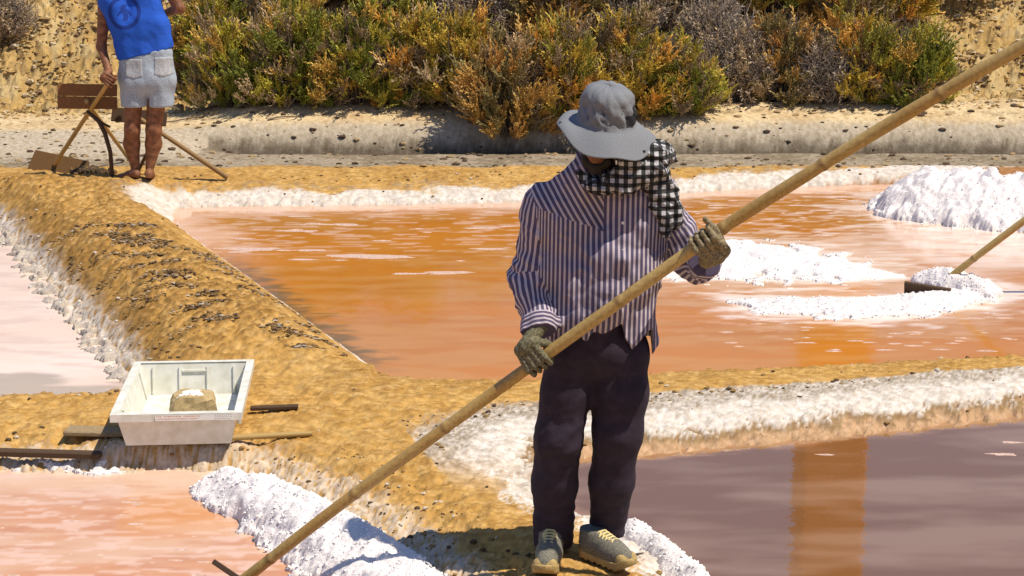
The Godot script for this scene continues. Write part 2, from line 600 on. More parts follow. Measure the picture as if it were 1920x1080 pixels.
		c = c.lerp(Color(0.66, 0.60, 0.55), (1.0 - smoothstep(band3 * 0.5, band3 + 0.06, dd)) * smoothstep(-0.25, 0.25, w2 + 0.35))
	if dd < 0.0:
		c = c.lerp(Color(0.42, 0.22, 0.10), smoothstep(0.0, -0.05, dd))
	if far > 0.0:
		var wob := 0.10 * n_lo.get_noise_2d(x * 0.22, 3.3)
		var e := d + wob + 0.045 * w1 + 0.02 * w2
		var left := smoothstep(-2.3, -3.2, x)
		var sand := Color(0.80, 0.62, 0.35).lerp(Color(0.50, 0.30, 0.10), clampf(0.3 + lo + 0.5 * w1, 0.0, 1.0))
		var wet := Color(0.27, 0.22, 0.16).lerp(Color(0.42, 0.36, 0.28), clampf(0.5 + w1 + lo, 0.0, 1.0))
		var face := Color(0.56, 0.49, 0.39)
		var b := c
		b = b.lerp(wet, smoothstep(15.30, 15.45, e))
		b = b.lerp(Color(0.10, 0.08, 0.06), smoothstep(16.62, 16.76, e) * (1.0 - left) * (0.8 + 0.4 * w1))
		b = b.lerp(face, smoothstep(16.93, 17.05, e) if left < 0.5 else smoothstep(15.7, 16.4, e))
		b = b.lerp(sand.lerp(Color(0.76, 0.64, 0.45), 0.5), smoothstep(17.08, 17.25, e))
		var crack := smoothstep(0.08, 0.0, absf(e - 17.42 - 0.1 * lo)) * 0.5
		b = b.lerp(Color(0.16, 0.11, 0.07), crack * smoothstep(-0.1, 0.4, w1 + 0.2))
		var cl2 := n_cell.get_noise_2d(x * 0.45, d * 0.45)
		var rub := Color(0.55, 0.38, 0.155).lerp(Color(0.17, 0.105, 0.055), clampf(0.25 + 1.1 * w1 + 0.7 * w2 + 0.3 * cl2, 0.0, 1.0))
		rub = rub.lerp(Color(0.66, 0.52, 0.28), clampf(lo * 1.4 + w1, 0.0, 0.8))
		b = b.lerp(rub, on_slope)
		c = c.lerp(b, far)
	return [h, c]

func gh(x: float, z: float) -> float:
	return ground_at(x, -z, false)[0]

func on_ground(px: float, py: float) -> Vector3:        # where that sight line meets the ground
	var h := 0.0
	var p := gp(px, py, h)
	for i in 6:
		h = gh(p.x, p.z)
		p = gp(px, py, h)
	return p

func water_colour(k: int, x: float, d: float) -> Color:
	var a := n_lo.get_noise_2d(x * 0.35, d * 1.1)
	var b := n_lo.get_noise_2d(x * 1.1 + 30.0, d * 4.0)
	var s_ := n_mid.get_noise_2d(x * 0.5 + 4.0, d * 1.9)
	var dist := -pan_d(k, x, d)
	var c := Color(1, 1, 1)
	if k == 0:
		c = Color(0.47, 0.175, 0.024).lerp(Color(0.37, 0.13, 0.014), clampf(0.5 + a + 0.5 * b, 0.0, 1.0))
		c = c.lerp(Color(0.57, 0.30, 0.10), clampf(0.15 + 0.5 * b + a * 0.5 + 0.25 * smoothstep(10.4, 9.4, d), 0.0, 0.42))
		var pink := Color(0.66, 0.42, 0.30)
		c = c.lerp(pink, (1.0 - smoothstep(0.1, 0.5, dist + 0.25 * b)) * smoothstep(12.0, 13.2, d) * 0.9)
		var pale := maxf(0.0, 1.0 - Vector2((x - 2.1) / 1.6, (d - 11.7) / 1.5).length())
		c = c.lerp(Color(0.60, 0.38, 0.25), clampf(pale * (0.9 + 1.4 * b), 0.0, 0.8))
		pale = maxf(0.0, 1.0 - Vector2((x - 3.3) / 1.5, (d - 12.6) / 1.0).length())
		c = c.lerp(Color(0.74, 0.58, 0.50), clampf(pale * (1.1 + 1.2 * b), 0.0, 0.85))
		for s in salt_lines:                            # salt settling round the raked streaks
			var f: Vector2 = line_d(x, d, s)
			c = c.lerp(Color(0.80, 0.68, 0.60), 0.9 * smoothstep(1.7, 0.75, f.x + 0.9 * b + 0.5 * s_))
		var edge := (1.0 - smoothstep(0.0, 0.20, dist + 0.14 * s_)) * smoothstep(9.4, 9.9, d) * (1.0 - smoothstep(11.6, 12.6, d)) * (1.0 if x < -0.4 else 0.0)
		c = c.lerp(Color(0.13, 0.085, 0.028), 0.85 * edge)  # dark mirror image of the dyke side, painted into the brine
		var sc := n_mid.get_noise_2d(x * 0.35 + 20.0, d * 1.5)
		c = c.lerp(Color(0.70, 0.50, 0.40), smoothstep(0.12, 0.4, sc) * 0.5 * smoothstep(11.8, 13.0, d + 0.4 * b))
		c = c.lerp(Color(0.66, 0.42, 0.28), smoothstep(0.2, 0.45, sc) * 0.35 * smoothstep(0.5, 1.5, x) * smoothstep(9.8, 10.6, d))
	elif k == 1:
		c = Color(0.165, 0.080, 0.034).lerp(Color(0.25, 0.15, 0.092), clampf(0.4 + a + 0.7 * b, 0.0, 1.0))  # paler streaks are sky reflections painted into the colour
		c = c.lerp(Color(0.44, 0.24, 0.12), (1.0 - smoothstep(0.0, 0.10, dist + 0.05 * s_)) * 0.7)
	elif k == 2:
		c = Color(0.57, 0.28, 0.14).lerp(Color(0.62, 0.38, 0.24), clampf(0.45 + 1.2 * b + a, 0.0, 1.0))
		c = c.lerp(Color(0.50, 0.22, 0.105), clampf(1.3 * n_lo.get_noise_2d(x * 1.3, d * 5.0 + 50.0), 0.0, 0.7))
		var fl := n_mid.get_noise_2d(x * 0.45 + 11.0, d * 2.2)
		var fl2 := n_mid.get_noise_2d(x * 1.2 + 31.0, d * 5.0)
		c = c.lerp(Color(0.72, 0.50, 0.40), smoothstep(0.02, 0.40, fl + 0.35 * fl2) * 0.65)
		c = c.lerp(Color(0.58, 0.25, 0.08), 0.6 * maxf(0.0, 1.0 - Vector2((x + 1.35) / 0.45, (d - 7.35) / 0.35).length()))
		c = c.lerp(Color(0.70, 0.50, 0.38), (1.0 - smoothstep(0.05, 0.38, dist + 0.18 * b)) * smoothstep(7.0, 7.5, d) * 0.9)
	else:
		c = Color(0.74, 0.565, 0.455).lerp(Color(0.76, 0.64, 0.55), clampf(0.4 + a + b, 0.0, 1.0))
		c = c.lerp(Color(0.58, 0.38, 0.30), clampf(1.2 * b, 0.0, 0.5))
		var clear := smoothstep(0.0, 0.25, 1.0 - Vector2((x + 2.55) / 0.75, (d - 8.95) / 0.55).length() + 0.35 * b)
		c = c.lerp(Color(0.36, 0.30, 0.23), clear * 0.75)
	return c

func build_ground():
	var us := PackedFloat32Array()
	for k in [40.0, 14.0, 5.0, 2.6, 1.8, 1.4, 1.2, 1.08]:
		us.append(-k)
	var fine := 620
	for i in fine + 1:
		us.append(-1.0 + 2.0 * i / fine)
	for k in [1.08, 1.2, 1.4, 1.8, 2.6, 5.0, 14.0, 40.0]:
		us.append(k)
	var rows := PackedFloat32Array([-60, -20, -6, -1, 1.5, 3, 4, 4.6])
	var d := 5.0
	while d < 21.0:
		rows.append(d)
		d *= 1.0 + (0.0029 if d < 17.0 else 0.0024)
	rows.append_array(PackedFloat32Array([21.2, 21.6, 22.2, 23, 24.5, 27, 32, 45, 80, 200, 600]))
	var nu := us.size()
	var nr := rows.size()
	var v := PackedVector3Array()
	var col := PackedColorArray()
	v.resize(nu * nr)
	col.resize(nu * nr)
	var masks := []
	for k in 4:
		var pm := PackedByteArray()
		pm.resize(nu * nr)
		masks.append(pm)
	for r in nr:
		d = rows[r]
		var w := 0.285 * maxf(d, 3.0) + 0.7
		for i in nu:
			var x := us[i] * w
			var g := ground_at(x, d)
			var o := r * nu + i
			v[o] = Vector3(x, g[0], -d)
			col[o] = g[1]
			if d > 3.5 and d < 17.0 and absf(x) < 8.0:
				for k in 4:
					if pan_d(k, x, d) < 0.12:
						masks[k][o] = 1
	put_grid("ground", v, col, nu, nr, PackedByteArray(), M.ground)
	var looks := [water_mat(0.10, 0.28, Vector3(0.9, 0.30, 1), 0.06, 31), water_mat(0.03, 1.0, Vector3(1.5, 2.2, 1), 0.045, 32), water_mat(0.16, 0.5, Vector3(1.2, 0.4, 1), 0.10, 33), water_mat(0.2, 0.4, Vector3(1.0, 0.3, 1), 0.08, 34)]
	var labels := ["orange brine in the large far pan", "purple brown brine in the lower right pool", "salmon pink brine in the lower left pan", "pale pink brine in the left pan"]
	for k in 4:
		var wv := v.duplicate()
		var wc := col.duplicate()
		for o in nu * nr:
			if masks[k][o]:
				wv[o].y = HW
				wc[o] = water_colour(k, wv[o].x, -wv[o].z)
		var m := put_grid("water", wv, wc, nu, nr, masks[k], looks[k])
		m.set_meta("label", labels[k])
	# the shallow ditch in front of the bank
	var st := SurfaceTool.new()
	st.begin(Mesh.PRIMITIVE_TRIANGLES)
	for i in 60:
		var x0 := -2.9 + i * 0.2
		for p in [[x0, 15.4], [x0, 17.2], [x0 + 0.2, 17.2], [x0, 15.4], [x0 + 0.2, 17.2], [x0 + 0.2, 15.4]]:
			st.set_normal(Vector3.UP)
			st.set_uv(Vector2(p[0], p[1]))
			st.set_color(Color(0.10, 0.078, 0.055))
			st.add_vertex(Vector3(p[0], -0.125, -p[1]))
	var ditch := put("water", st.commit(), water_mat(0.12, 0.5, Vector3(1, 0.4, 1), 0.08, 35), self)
	structure(ditch)
	ditch.set_meta("label", "dark shallow water in the ditch below the bank")

func put_grid(called: String, v: PackedVector3Array, col: PackedColorArray, nu: int, nr: int, mask: PackedByteArray, material: Material) -> MeshInstance3D:
	var remap := PackedInt32Array()
	var use := mask.size() > 0
	var idx := PackedInt32Array()
	for r in nr - 1:
		for i in nu - 1:
			var a := r * nu + i
			if use and not (mask[a] and mask[a + 1] and mask[a + nu] and mask[a + nu + 1]):
				continue
			idx.append(a); idx.append(a + nu); idx.append(a + nu + 1)
			idx.append(a); idx.append(a + nu + 1); idx.append(a + 1)
	var nrm := PackedVector3Array()
	var uv := PackedVector2Array()
	if use:
		remap.resize(v.size())
		remap.fill(-1)
		var v2 := PackedVector3Array()
		var c2 := PackedColorArray()
		for q in idx.size():
			var o := idx[q]
			if remap[o] < 0:
				remap[o] = v2.size()
				v2.append(v[o])
				c2.append(col[o])
				nrm.append(Vector3.UP)
				uv.append(Vector2(v[o].x, v[o].z))
			idx[q] = remap[o]
		v = v2
		col = c2
	else:
		nrm.resize(v.size())
		uv.resize(v.size())
		for r in nr:
			for i in nu:
				var o := r * nu + i
				var dx := v[o + 1 if i < nu - 1 else o] - v[o - 1 if i > 0 else o]
				var dz := v[o + nu if r < nr - 1 else o] - v[o - nu if r > 0 else o]
				nrm[o] = dx.cross(dz).normalized()
				uv[o] = Vector2(v[o].x, v[o].z)
	var m := put(called, arrays(v, nrm, idx, col, uv), material, self)
	structure(m)
	return m

# ------------------------------------------------------------------ loose earth
func build_rubble():
	var xf := []
	var cols := []
	rng.seed = 21
	for i in 60000:                                   # broken earth on the slope of the bank
		var d := rng.randf_range(17.5, 21.5)
		var x := rng.randf_range(-6.2, 6.2)
		if x > -2.6 and x < 3.6 and rng.randf() < 0.8:
			continue
		if d < 18.6 and rng.randf() < 0.75:
			continue
		var keep := n_lo.get_noise_2d(x * 2.0, d * 2.0)
		if rng.randf() > 0.55 + keep:
			continue
		var s := 0.006 + 0.022 * pow(rng.randf(), 2.2)
		xf.append(Transform3D(Basis.from_euler(Vector3(rng.randf() * 6.0, rng.randf() * 6.0, rng.randf() * 6.0)).scaled(Vector3(s * rng.randf_range(0.8, 2.0), s * rng.randf_range(0.4, 1.0), s)), Vector3(x, gh(x, -d) + s * 0.15, -d)))
		var t := rng.randf()
		cols.append(Color(0.66, 0.46, 0.19) * rng.randf_range(0.75, 1.05) if t < 0.62 else (Color(0.70, 0.60, 0.42) if t < 0.8 else Color(0.22, 0.14, 0.08)))
	var o := scatter("earth_clods", lump(3, 0.38), M.clod, xf, cols, self)
	tag(o, "broken sandy earth lying on the slope of the bank", "earth")
	xf = []
	cols = []
	# dark dry crumbs in patches on the left dyke
	for i in 26000:
		var d := rng.randf_range(9.4, 12.3)
		var along := (d - 9.4) / 2.9
		var x := lerpf(-1.15, -2.55, along) + rng.randfn(0.0, 0.24)
		var patch := n_mid.get_noise_2d(x * 0.28, d * 0.62)
		if patch < 0.10 + 0.30 * rng.randf() or pan_d(0, x, d) < 0.16 or pan_d(3, x, d) < 0.12:
			continue
		var s := 0.0025 + 0.007 * pow(rng.randf(), 2.5)
		xf.append(Transform3D(Basis.from_euler(Vector3(rng.randfn(0.0, 0.3), rng.randf() * 6.0, rng.randfn(0.0, 0.3))).scaled(Vector3(s * 1.9, s * 0.5, s)), Vector3(x, gh(x, -d) + s * 0.3, -d)))
		var t := rng.randf()
		cols.append(Color(0.09, 0.06, 0.035) if t < 0.25 else (Color(0.28, 0.175, 0.075) if t < 0.82 else Color(0.55, 0.48, 0.40)))
	# crumbs along the shores and sparse ones on all the dykes
	for i in 30000:
		var d := rng.randf_range(6.2, 15.4)
		var x := rng.randf_range(-0.29, 0.29) * d
		var best := 1e9
		var kb := 0
		for k in 4:
			var q := pan_d(k, x, d)
			if q < best:
				best = q
				kb = k
		if best < 0.04:
			continue
		var dens := 0.012
		if kb == 1 and d > 7.6:
			dens = 0.6 if best > 0.46 and best < 0.72 else 0.03
		elif kb == 3 and best < 0.3:
			dens = 0.25
		elif kb == 2 and best < 0.35:
			dens = 0.4
		elif kb == 0 and d > 12.5 and best < 0.75:
			dens = 0.06 if best < 0.45 else 0.3
		if rng.randf() > dens:
			continue
		var s := 0.003 + 0.010 * pow(rng.randf(), 3.5)
		xf.append(Transform3D(Basis.from_euler(Vector3(rng.randf() * 6.0, rng.randf() * 6.0, rng.randf() * 6.0)).scaled(Vector3(s * 1.2, s * 0.7, s)), Vector3(x, gh(x, -d) + s * 0.25, -d)))
		var t := rng.randf()
		cols.append(Color(0.12, 0.08, 0.045) if t < 0.35 else (Color(0.36, 0.23, 0.09) if t < 0.75 else Color(0.7, 0.64, 0.56)))
	# litter on the flat below the bank and in the ditch
	for i in 2600:
		var d := rng.randf_range(15.3, 18.4)
		var x := rng.randf_range(-0.3, 0.3) * d
		var s := 0.006 + 0.022 * pow(rng.randf(), 3.0)
		if n_lo.get_noise_2d(x * 2.0, d * 3.0) < 0.0 and rng.randf() < 0.7:
			continue
		xf.append(Transform3D(Basis.from_euler(Vector3(rng.randf() * 6.0, rng.randf() * 6.0, rng.randf() * 6.0)).scaled(Vector3(s * 1.4, s * 0.6, s)), Vector3(x, gh(x, -d) + s * 0.2, -d)))
		cols.append(Color(0.12, 0.08, 0.05) if rng.randf() < 0.6 else Color(0.45, 0.33, 0.18))
	o = scatter("mud_crumbs", lump(4, 0.45, 0.8, 3, 5), M.clod, xf, cols, self)
	tag(o, "dark and pale crumbs of dry mud strewn over the dykes", "mud")

# ------------------------------------------------------------------ shrubs
func sprig(seed_: int, leaves: int, stem: float, leaf_l: float, spread: float) -> ArrayMesh:
	var r := RandomNumberGenerator.new()
	r.seed = seed_
	var st := flat_st()
	for i in leaves + 1:
		var a := Vector3(0, -0.03, 0)
		var b := Vector3(r.randf_range(-0.012, 0.012), stem, r.randf_range(-0.012, 0.012))
		var wd := 0.0035
		if i > 0:
			var t := pow((i - 0.5) / leaves, 0.8)
			a = Vector3(0, stem * t * 0.95, 0)
			var an := r.randf() * TAU
			var tilt := spread * r.randf_range(0.6, 1.2) * (1.1 - 0.5 * t)
			b = a + Vector3(cos(an) * sin(tilt), cos(tilt), sin(an) * sin(tilt)) * leaf_l * r.randf_range(0.7, 1.25)
			wd = 0.0058
		var dir := (b - a).normalized()
		var s := dir.cross(Vector3(0.3, 0.2, 0.9)).normalized() * wd
		var u := dir.cross(s).normalized() * wd
		var m := a.lerp(b, 0.55)
		var ring := [m + s, m - s * 0.5 + u * 0.87, m - s * 0.5 - u * 0.87]
		for k in 3:
			var p: Vector3 = ring[k]
			var q: Vector3 = ring[(k + 1) % 3]
			for w in [a, q, p, p, q, b]:
				st.add_vertex(w)
	return done(st)

func shrub(px: float, d: float, rx: float, hgt: float, look: String, label: String, sprigs: Array):
	var x := (px - 960.0) / F * (d * 1.02)
	var base := Vector3(x, gh(x, -d) - 0.02, -d)
	var o := thing("shrub", label, "shrub", base, "salt marsh shrubs on the bank")
	var dead := look == "grey"
	var rz := rx * 0.8
	var n := int(3400.0 * rx * hgt / 0.5)
	var xf := [[], []]
	var cols := [[], []]
	var st := flat_st()
	for i in 110 if dead else 46:                      # woody stems from the base
		var an := rng.randf() * TAU
		var rr := sqrt(rng.randf()) * 0.95
		var tip := Vector3(cos(an) * rr * rx, hgt * sqrt(maxf(0.04, 1.0 - rr * rr * 0.9)) * rng.randf_range(0.75, 1.12), sin(an) * rr * rz)
		var from := Vector3(tip.x * 0.2, 0, tip.z * 0.2)
		var mid := from.lerp(tip, 0.5) + Vector3(rng.randf_range(-0.06, 0.06), 0.03, rng.randf_range(-0.06, 0.06))
		tube(st, PackedVector3Array([from, mid, tip]), PackedFloat32Array([0.010, 0.006, 0.002]), 3)
		if rng.randf() < 0.9:
			for b in 9 if dead else 5:
				var s := from.lerp(tip, rng.randf_range(0.35, 0.95))
				tube(st, PackedVector3Array([s, s + Vector3(rng.randf_range(-0.16, 0.16), rng.randf_range(-0.03, 0.16), rng.randf_range(-0.16, 0.16))]), PackedFloat32Array([0.0042, 0.0015]), 3)
	put("branches", done(st), M.twig_grey if dead else M.twig, o)
	var tufts := int(n / (16.0 if not dead else 9.0))
	for t in tufts:                                   # tufts of sprigs spread over the uneven crown
		var an := rng.randf() * TAU
		var up := pow(rng.randf(), 0.8)
		var flat_r := sqrt(maxf(0.0, 1.0 - up * up))
		var dir := Vector3(cos(an) * flat_r, up, sin(an) * flat_r)
		var wp := base + dir * 1.7
		var bulge := 0.84 + 0.42 * n_lo.get_noise_3d(wp.x * 1.7, wp.y * 1.7, wp.z * 1.7)
		var depth := 1.0 - 0.5 * pow(rng.randf(), 1.6)
		var c0 := Vector3(dir.x * rx, dir.y * hgt * 0.92, dir.z * rz) * bulge * depth
		c0.y = maxf(c0.y, 0.03)
		var hue := n_lo.get_noise_3d(wp.x * 2.0 + 3.0, wp.y * 2.0 + 40.0, wp.z * 2.0) * 1.3 + rng.randfn(0.0, 0.28)
		var c := Color(0.2, 0.2, 0.03)
		match look:
			"green":
				c = Color(0.185, 0.20, 0.030) if hue < -0.15 else (Color(0.40, 0.345, 0.045) if hue < 0.42 else Color(0.52, 0.34, 0.075))
			"gold":
				c = Color(0.24, 0.22, 0.035) if hue < -0.15 else (Color(0.48, 0.35, 0.055) if hue < 0.35 else Color(0.57, 0.32, 0.065))
			"rust":
				c = Color(0.24, 0.19, 0.07) if hue < -0.1 else (Color(0.44, 0.27, 0.07) if hue < 0.35 else Color(0.51, 0.28, 0.075))
			"grey":
				c = Color(0.30, 0.24, 0.18) if hue < 0.15 else Color(0.44, 0.33, 0.19)
		if not dead and rng.randf() < 0.20:
			c = Color(0.26, 0.19, 0.11).lerp(Color(0.42, 0.31, 0.17), rng.randf())
		var out := (Vector3(0, 1.1, 0) + Vector3(dir.x, 0.35 * dir.y, dir.z)).normalized()
		var size := rng.randf_range(0.6, 1.35)
		for q in rng.randi_range(11, 20) if not dead else rng.randi_range(3, 7):
			var lean := (out + Vector3(rng.randfn(), rng.randfn() * 0.7, rng.randfn()) * 0.40).normalized()
			var bs := Basis(Quaternion(Vector3.UP, lean)) * Basis(Vector3.UP, rng.randf() * TAU)
			var p := c0 + Vector3(rng.randfn(), rng.randfn(), rng.randfn()) * 0.022 * size
			xf[q % 2].append(Transform3D(bs.scaled(Vector3.ONE * size * rng.randf_range(0.75, 1.2)), p))
			cols[q % 2].append(c * rng.randf_range(0.75, 1.6))
	for w in 2:
		if xf[w].size() > 0:
			scatter("foliage", sprigs[w + (2 if dead else 0)], M.leaf, xf[w], cols[w], o)

func build_shrubs():
	rng.seed = 33
	M.twig_grey = mat(Color(0.25, 0.20, 0.16), 0.95)
	var sp := [sprig(1, 13, 0.095, 0.034, 0.85), sprig(2, 14, 0.17, 0.032, 0.55), sprig(3, 7, 0.12, 0.035, 1.2), sprig(4, 6, 0.09, 0.03, 1.3)]
	# first row, from the left: pixel, distance, half width, height, look
	var rows := [
		[452, 17.85, 0.50, 0.90, "green", "bright green succulent shrub nearest the bare sand at the left of the bank"],
		[560, 17.75, 0.55, 1.05, "green", "tall green and yellow shrub second from the left along the bank foot"],
		[672, 17.7, 0.52, 1.00, "green", "yellow green shrub in the middle of the left thicket on the pale ledge"],
		[770, 17.75, 0.48, 0.95, "gold", "golden green shrub at the right end of the left thicket"],
		[865, 17.6, 0.45, 0.95, "gold", "golden brown shrub with dark gaps that spreads down over the pale ledge"],
		[955, 17.08, 0.48, 0.95, "rust", "rust brown shrub overhanging the ditch behind the worker's shoulder"],
		[1060, 17.2, 0.50, 1.05, "gold", "orange gold shrub directly behind the grey sun hat"],
		[1180, 17.4, 0.46, 1.00, "gold", "orange shrub just right of the grey sun hat"],
		[1275, 17.4, 0.34, 0.72, "green", "low yellow green shrub right of the hat with bare twigs at its foot"],
		[1325, 18.3, 0.45, 0.80, "grey", "dry grey brown shrub just right of the low yellow green one"],
		[1372, 17.9, 0.45, 0.85, "grey", "grey brown dry shrub between the orange and the right green shrubs"],
		[1462, 17.95, 0.45, 0.90, "rust", "orange brown shrub left of the dead twiggy bush on the right"],
		[1540, 17.75, 0.36, 0.60, "grey", "low grey dead bush at the foot of the right thicket"],
		[1600, 17.85, 0.45, 0.95, "gold", "yellow and orange shrub behind the upper part of the bamboo pole"],
		[1690, 17.8, 0.45, 0.88, "green", "dark green shrub at the right end of the thicket by bare slope"],
		# second row, higher on the slope
		[420, 19.0, 0.55, 0.95, "green", "green shrub higher up the slope behind the leftmost shrub"],
		[600, 19.1, 0.65, 1.10, "gold", "gold green shrub on the slope behind the left thicket"],
		[760, 19.0, 0.60, 1.05, "green", "green brown shrub on the slope above the golden green one"],
		[905, 18.7, 0.55, 1.00, "grey", "grey leafless shrub on the slope above the rust brown shrub"],
		[1040, 18.7, 0.60, 1.05, "rust", "rust orange shrub on the slope above the sun hat"],
		[1180, 18.8, 0.55, 1.00, "grey", "grey dry shrub high on the slope right of the sun hat"],
		[1310, 18.9, 0.55, 0.95, "grey", "grey twiggy shrub on the slope between the middle and right thickets"],
		[1430, 19.1, 0.55, 1.00, "green", "green shrub on the slope above the orange brown shrub"],
		[1560, 19.1, 0.60, 0.95, "rust", "rust coloured shrub on the slope above the low dead bush"],
		[1660, 19.2, 0.45, 0.85, "gold", "golden shrub on the slope at the upper right of thicket"],
		[22, 19.4, 0.40, 0.55, "grey", "grey dead bush on the bare slope at the far left"],
		[1800, 19.7, 0.42, 0.60, "grey", "grey dead bush on the bare slope right of the thicket"],
		[1900, 20.1, 0.40, 0.50, "grey", "small dark dead bush high on slope at the far right"]]
	for r in rows:
		shrub(r[0], r[1], r[2], r[3], r[4], r[5], sp)

# ------------------------------------------------------------------ salt
func line_d(x: float, d: float, line: Array) -> Vector2:       # (distance over radius, height) to a line of [Vector2, radius, height]
	var best := 9.0
	var hh := 0.0
	var q := Vector2(x, d)
	for i in line.size() - 1:
		var a: Vector2 = line[i][0]
		var b: Vector2 = line[i + 1][0]
		var ab := b - a
		var t := clampf((q - a).dot(ab) / ab.length_squared(), 0.0, 1.0)
		var r: float = lerpf(line[i][1], line[i + 1][1], t)
		var dist := (q - a - ab * t).length() / r
		if dist < best:
			best = dist
			hh = lerpf(line[i][2], line[i + 1][2], t)
	return Vector2(best, hh)

func setup_salt_lines():
	for l in [[[1225, 486, 0.35], [1320, 482, 0.60], [1430, 492, 0.55], [1560, 508, 0.30], [1670, 517, 0.10]], [[1400, 568, 0.10], [1450, 574, 0.22], [1560, 578, 0.26], [1690, 576, 0.26], [1790, 560, 0.24], [1840, 545, 0.22]], [[1790, 400, 0.62], [1960, 405, 0.75]]]:
		var line := []
		for p in l:
			var g := gp(p[0], p[1], HW)
			line.append([Vector2(g.x, -g.z), p[2], 0.0])
		salt_lines.append(line)

func salt_line(called: String, label: String, group: String, pts: Array, lumpy: float, cell: float, crystals: int, sharp := 0.8, ragged := 0.25, broken := -9.0, material: Material = null):
	var line := []
	var lo := Vector2(1e9, 1e9)
	var hi := -lo
	for p in pts:
		var g := gp(p[0], p[1], HW)
		var v := Vector2(g.x, -g.z)
		line.append([v, p[2], p[3]])
		lo = lo.min(v - Vector2.ONE * (p[2] * 1.4))
		hi = hi.max(v + Vector2.ONE * (p[2] * 1.4))
	var centre: Vector2 = line[line.size() / 2][0]
	var base := Vector3(centre.x, HW, -centre.y)
	var o := thing(called, label, "salt", base, group)
	var nx := int((hi.x - lo.x) / cell) + 1
	var nd := int((hi.y - lo.y) / cell) + 1
	var v3 := PackedVector3Array()
	var nrm := PackedVector3Array()
	var okay := PackedByteArray()
	v3.resize(nx * nd); nrm.resize(nx * nd); okay.resize(nx * nd)
	for j in nd:
		for i in nx:
			var x := lo.x + i * cell
			var d := lo.y + j * cell
			var f := line_d(x, d, line)
			var r := f.x + ragged * (n_mid.get_noise_2d(x * 0.6, d * 0.6) + 0.25 * n_hi.get_noise_2d(x * 0.6, d * 0.6))
			var y := -0.05
			if r < 1.0:
				y = f.y * pow(1.0 - r * r, sharp)
				var grain := n_cell.get_noise_2d(x * 1.5 * 0.011 / cell, d * 1.5 * 0.011 / cell)
				var fade := smoothstep(1.0, 0.6, r)
				y += fade * (lumpy * (0.85 * n_mid.get_noise_2d(x * 0.6, d * 0.6) + 0.18 * n_mid.get_noise_2d(x * 2.0, d * 2.0)) - cell * 0.9 * (grain + 0.5) + cell * 0.35 * n_hi.get_noise_2d(x, d))
				if broken > -5.0:
					y = lerpf(-0.02, y, smoothstep(broken - 0.25, broken + 0.1, n_mid.get_noise_2d(x * 0.9 + 5.0, d * 0.9)))
				else:
					y = maxf(y, 0.004)
			v3[j * nx + i] = Vector3(x - base.x, y, base.z * -1.0 - d)
			okay[j * nx + i] = 1 if y > -0.03 else 0
	for j in nd:
		for i in nx:
			var k := j * nx + i
			var dx := v3[k + 1 if i < nx - 1 else k] - v3[k - 1 if i > 0 else k]
			var dz := v3[k + nx if j < nd - 1 else k] - v3[k - nx if j > 0 else k]
			nrm[k] = dx.cross(dz).normalized()
	var idx := PackedInt32Array()
	for j in nd - 1:
		for i in nx - 1:
			var a := j * nx + i
			if okay[a] + okay[a + 1] + okay[a + nx] + okay[a + nx + 1] >= 2:
				for q in [a, a + nx, a + nx + 1, a, a + nx + 1, a + 1]:
					idx.append(q)
	put("heaped_salt", arrays(v3, nrm, idx), material if material else M.salt, o)
	var xf := []
	crystals = crystals / 2
	for t in crystals * 6:
		if xf.size() >= crystals:
			break
		var k := rng.randi_range(0, nx * nd - 1)
		if not okay[k]:
			continue
		var s := 0.002 + 0.0060 * pow(rng.randf(), 3.5)
		xf.append(Transform3D(Basis.from_euler(Vector3(rng.randf() * 6.0, rng.randf() * 6.0, rng.randf() * 6.0)).scaled(Vector3(s, s * rng.randf_range(0.6, 1.0), s)), v3[k] + Vector3(rng.randf_range(-0.5, 0.5) * cell, s * 0.3, rng.randf_range(-0.5, 0.5) * cell)))
	scatter("salt_crystals", lump(8, 0.42, 0.8, 3, 5), M.crystal, xf, [], o)

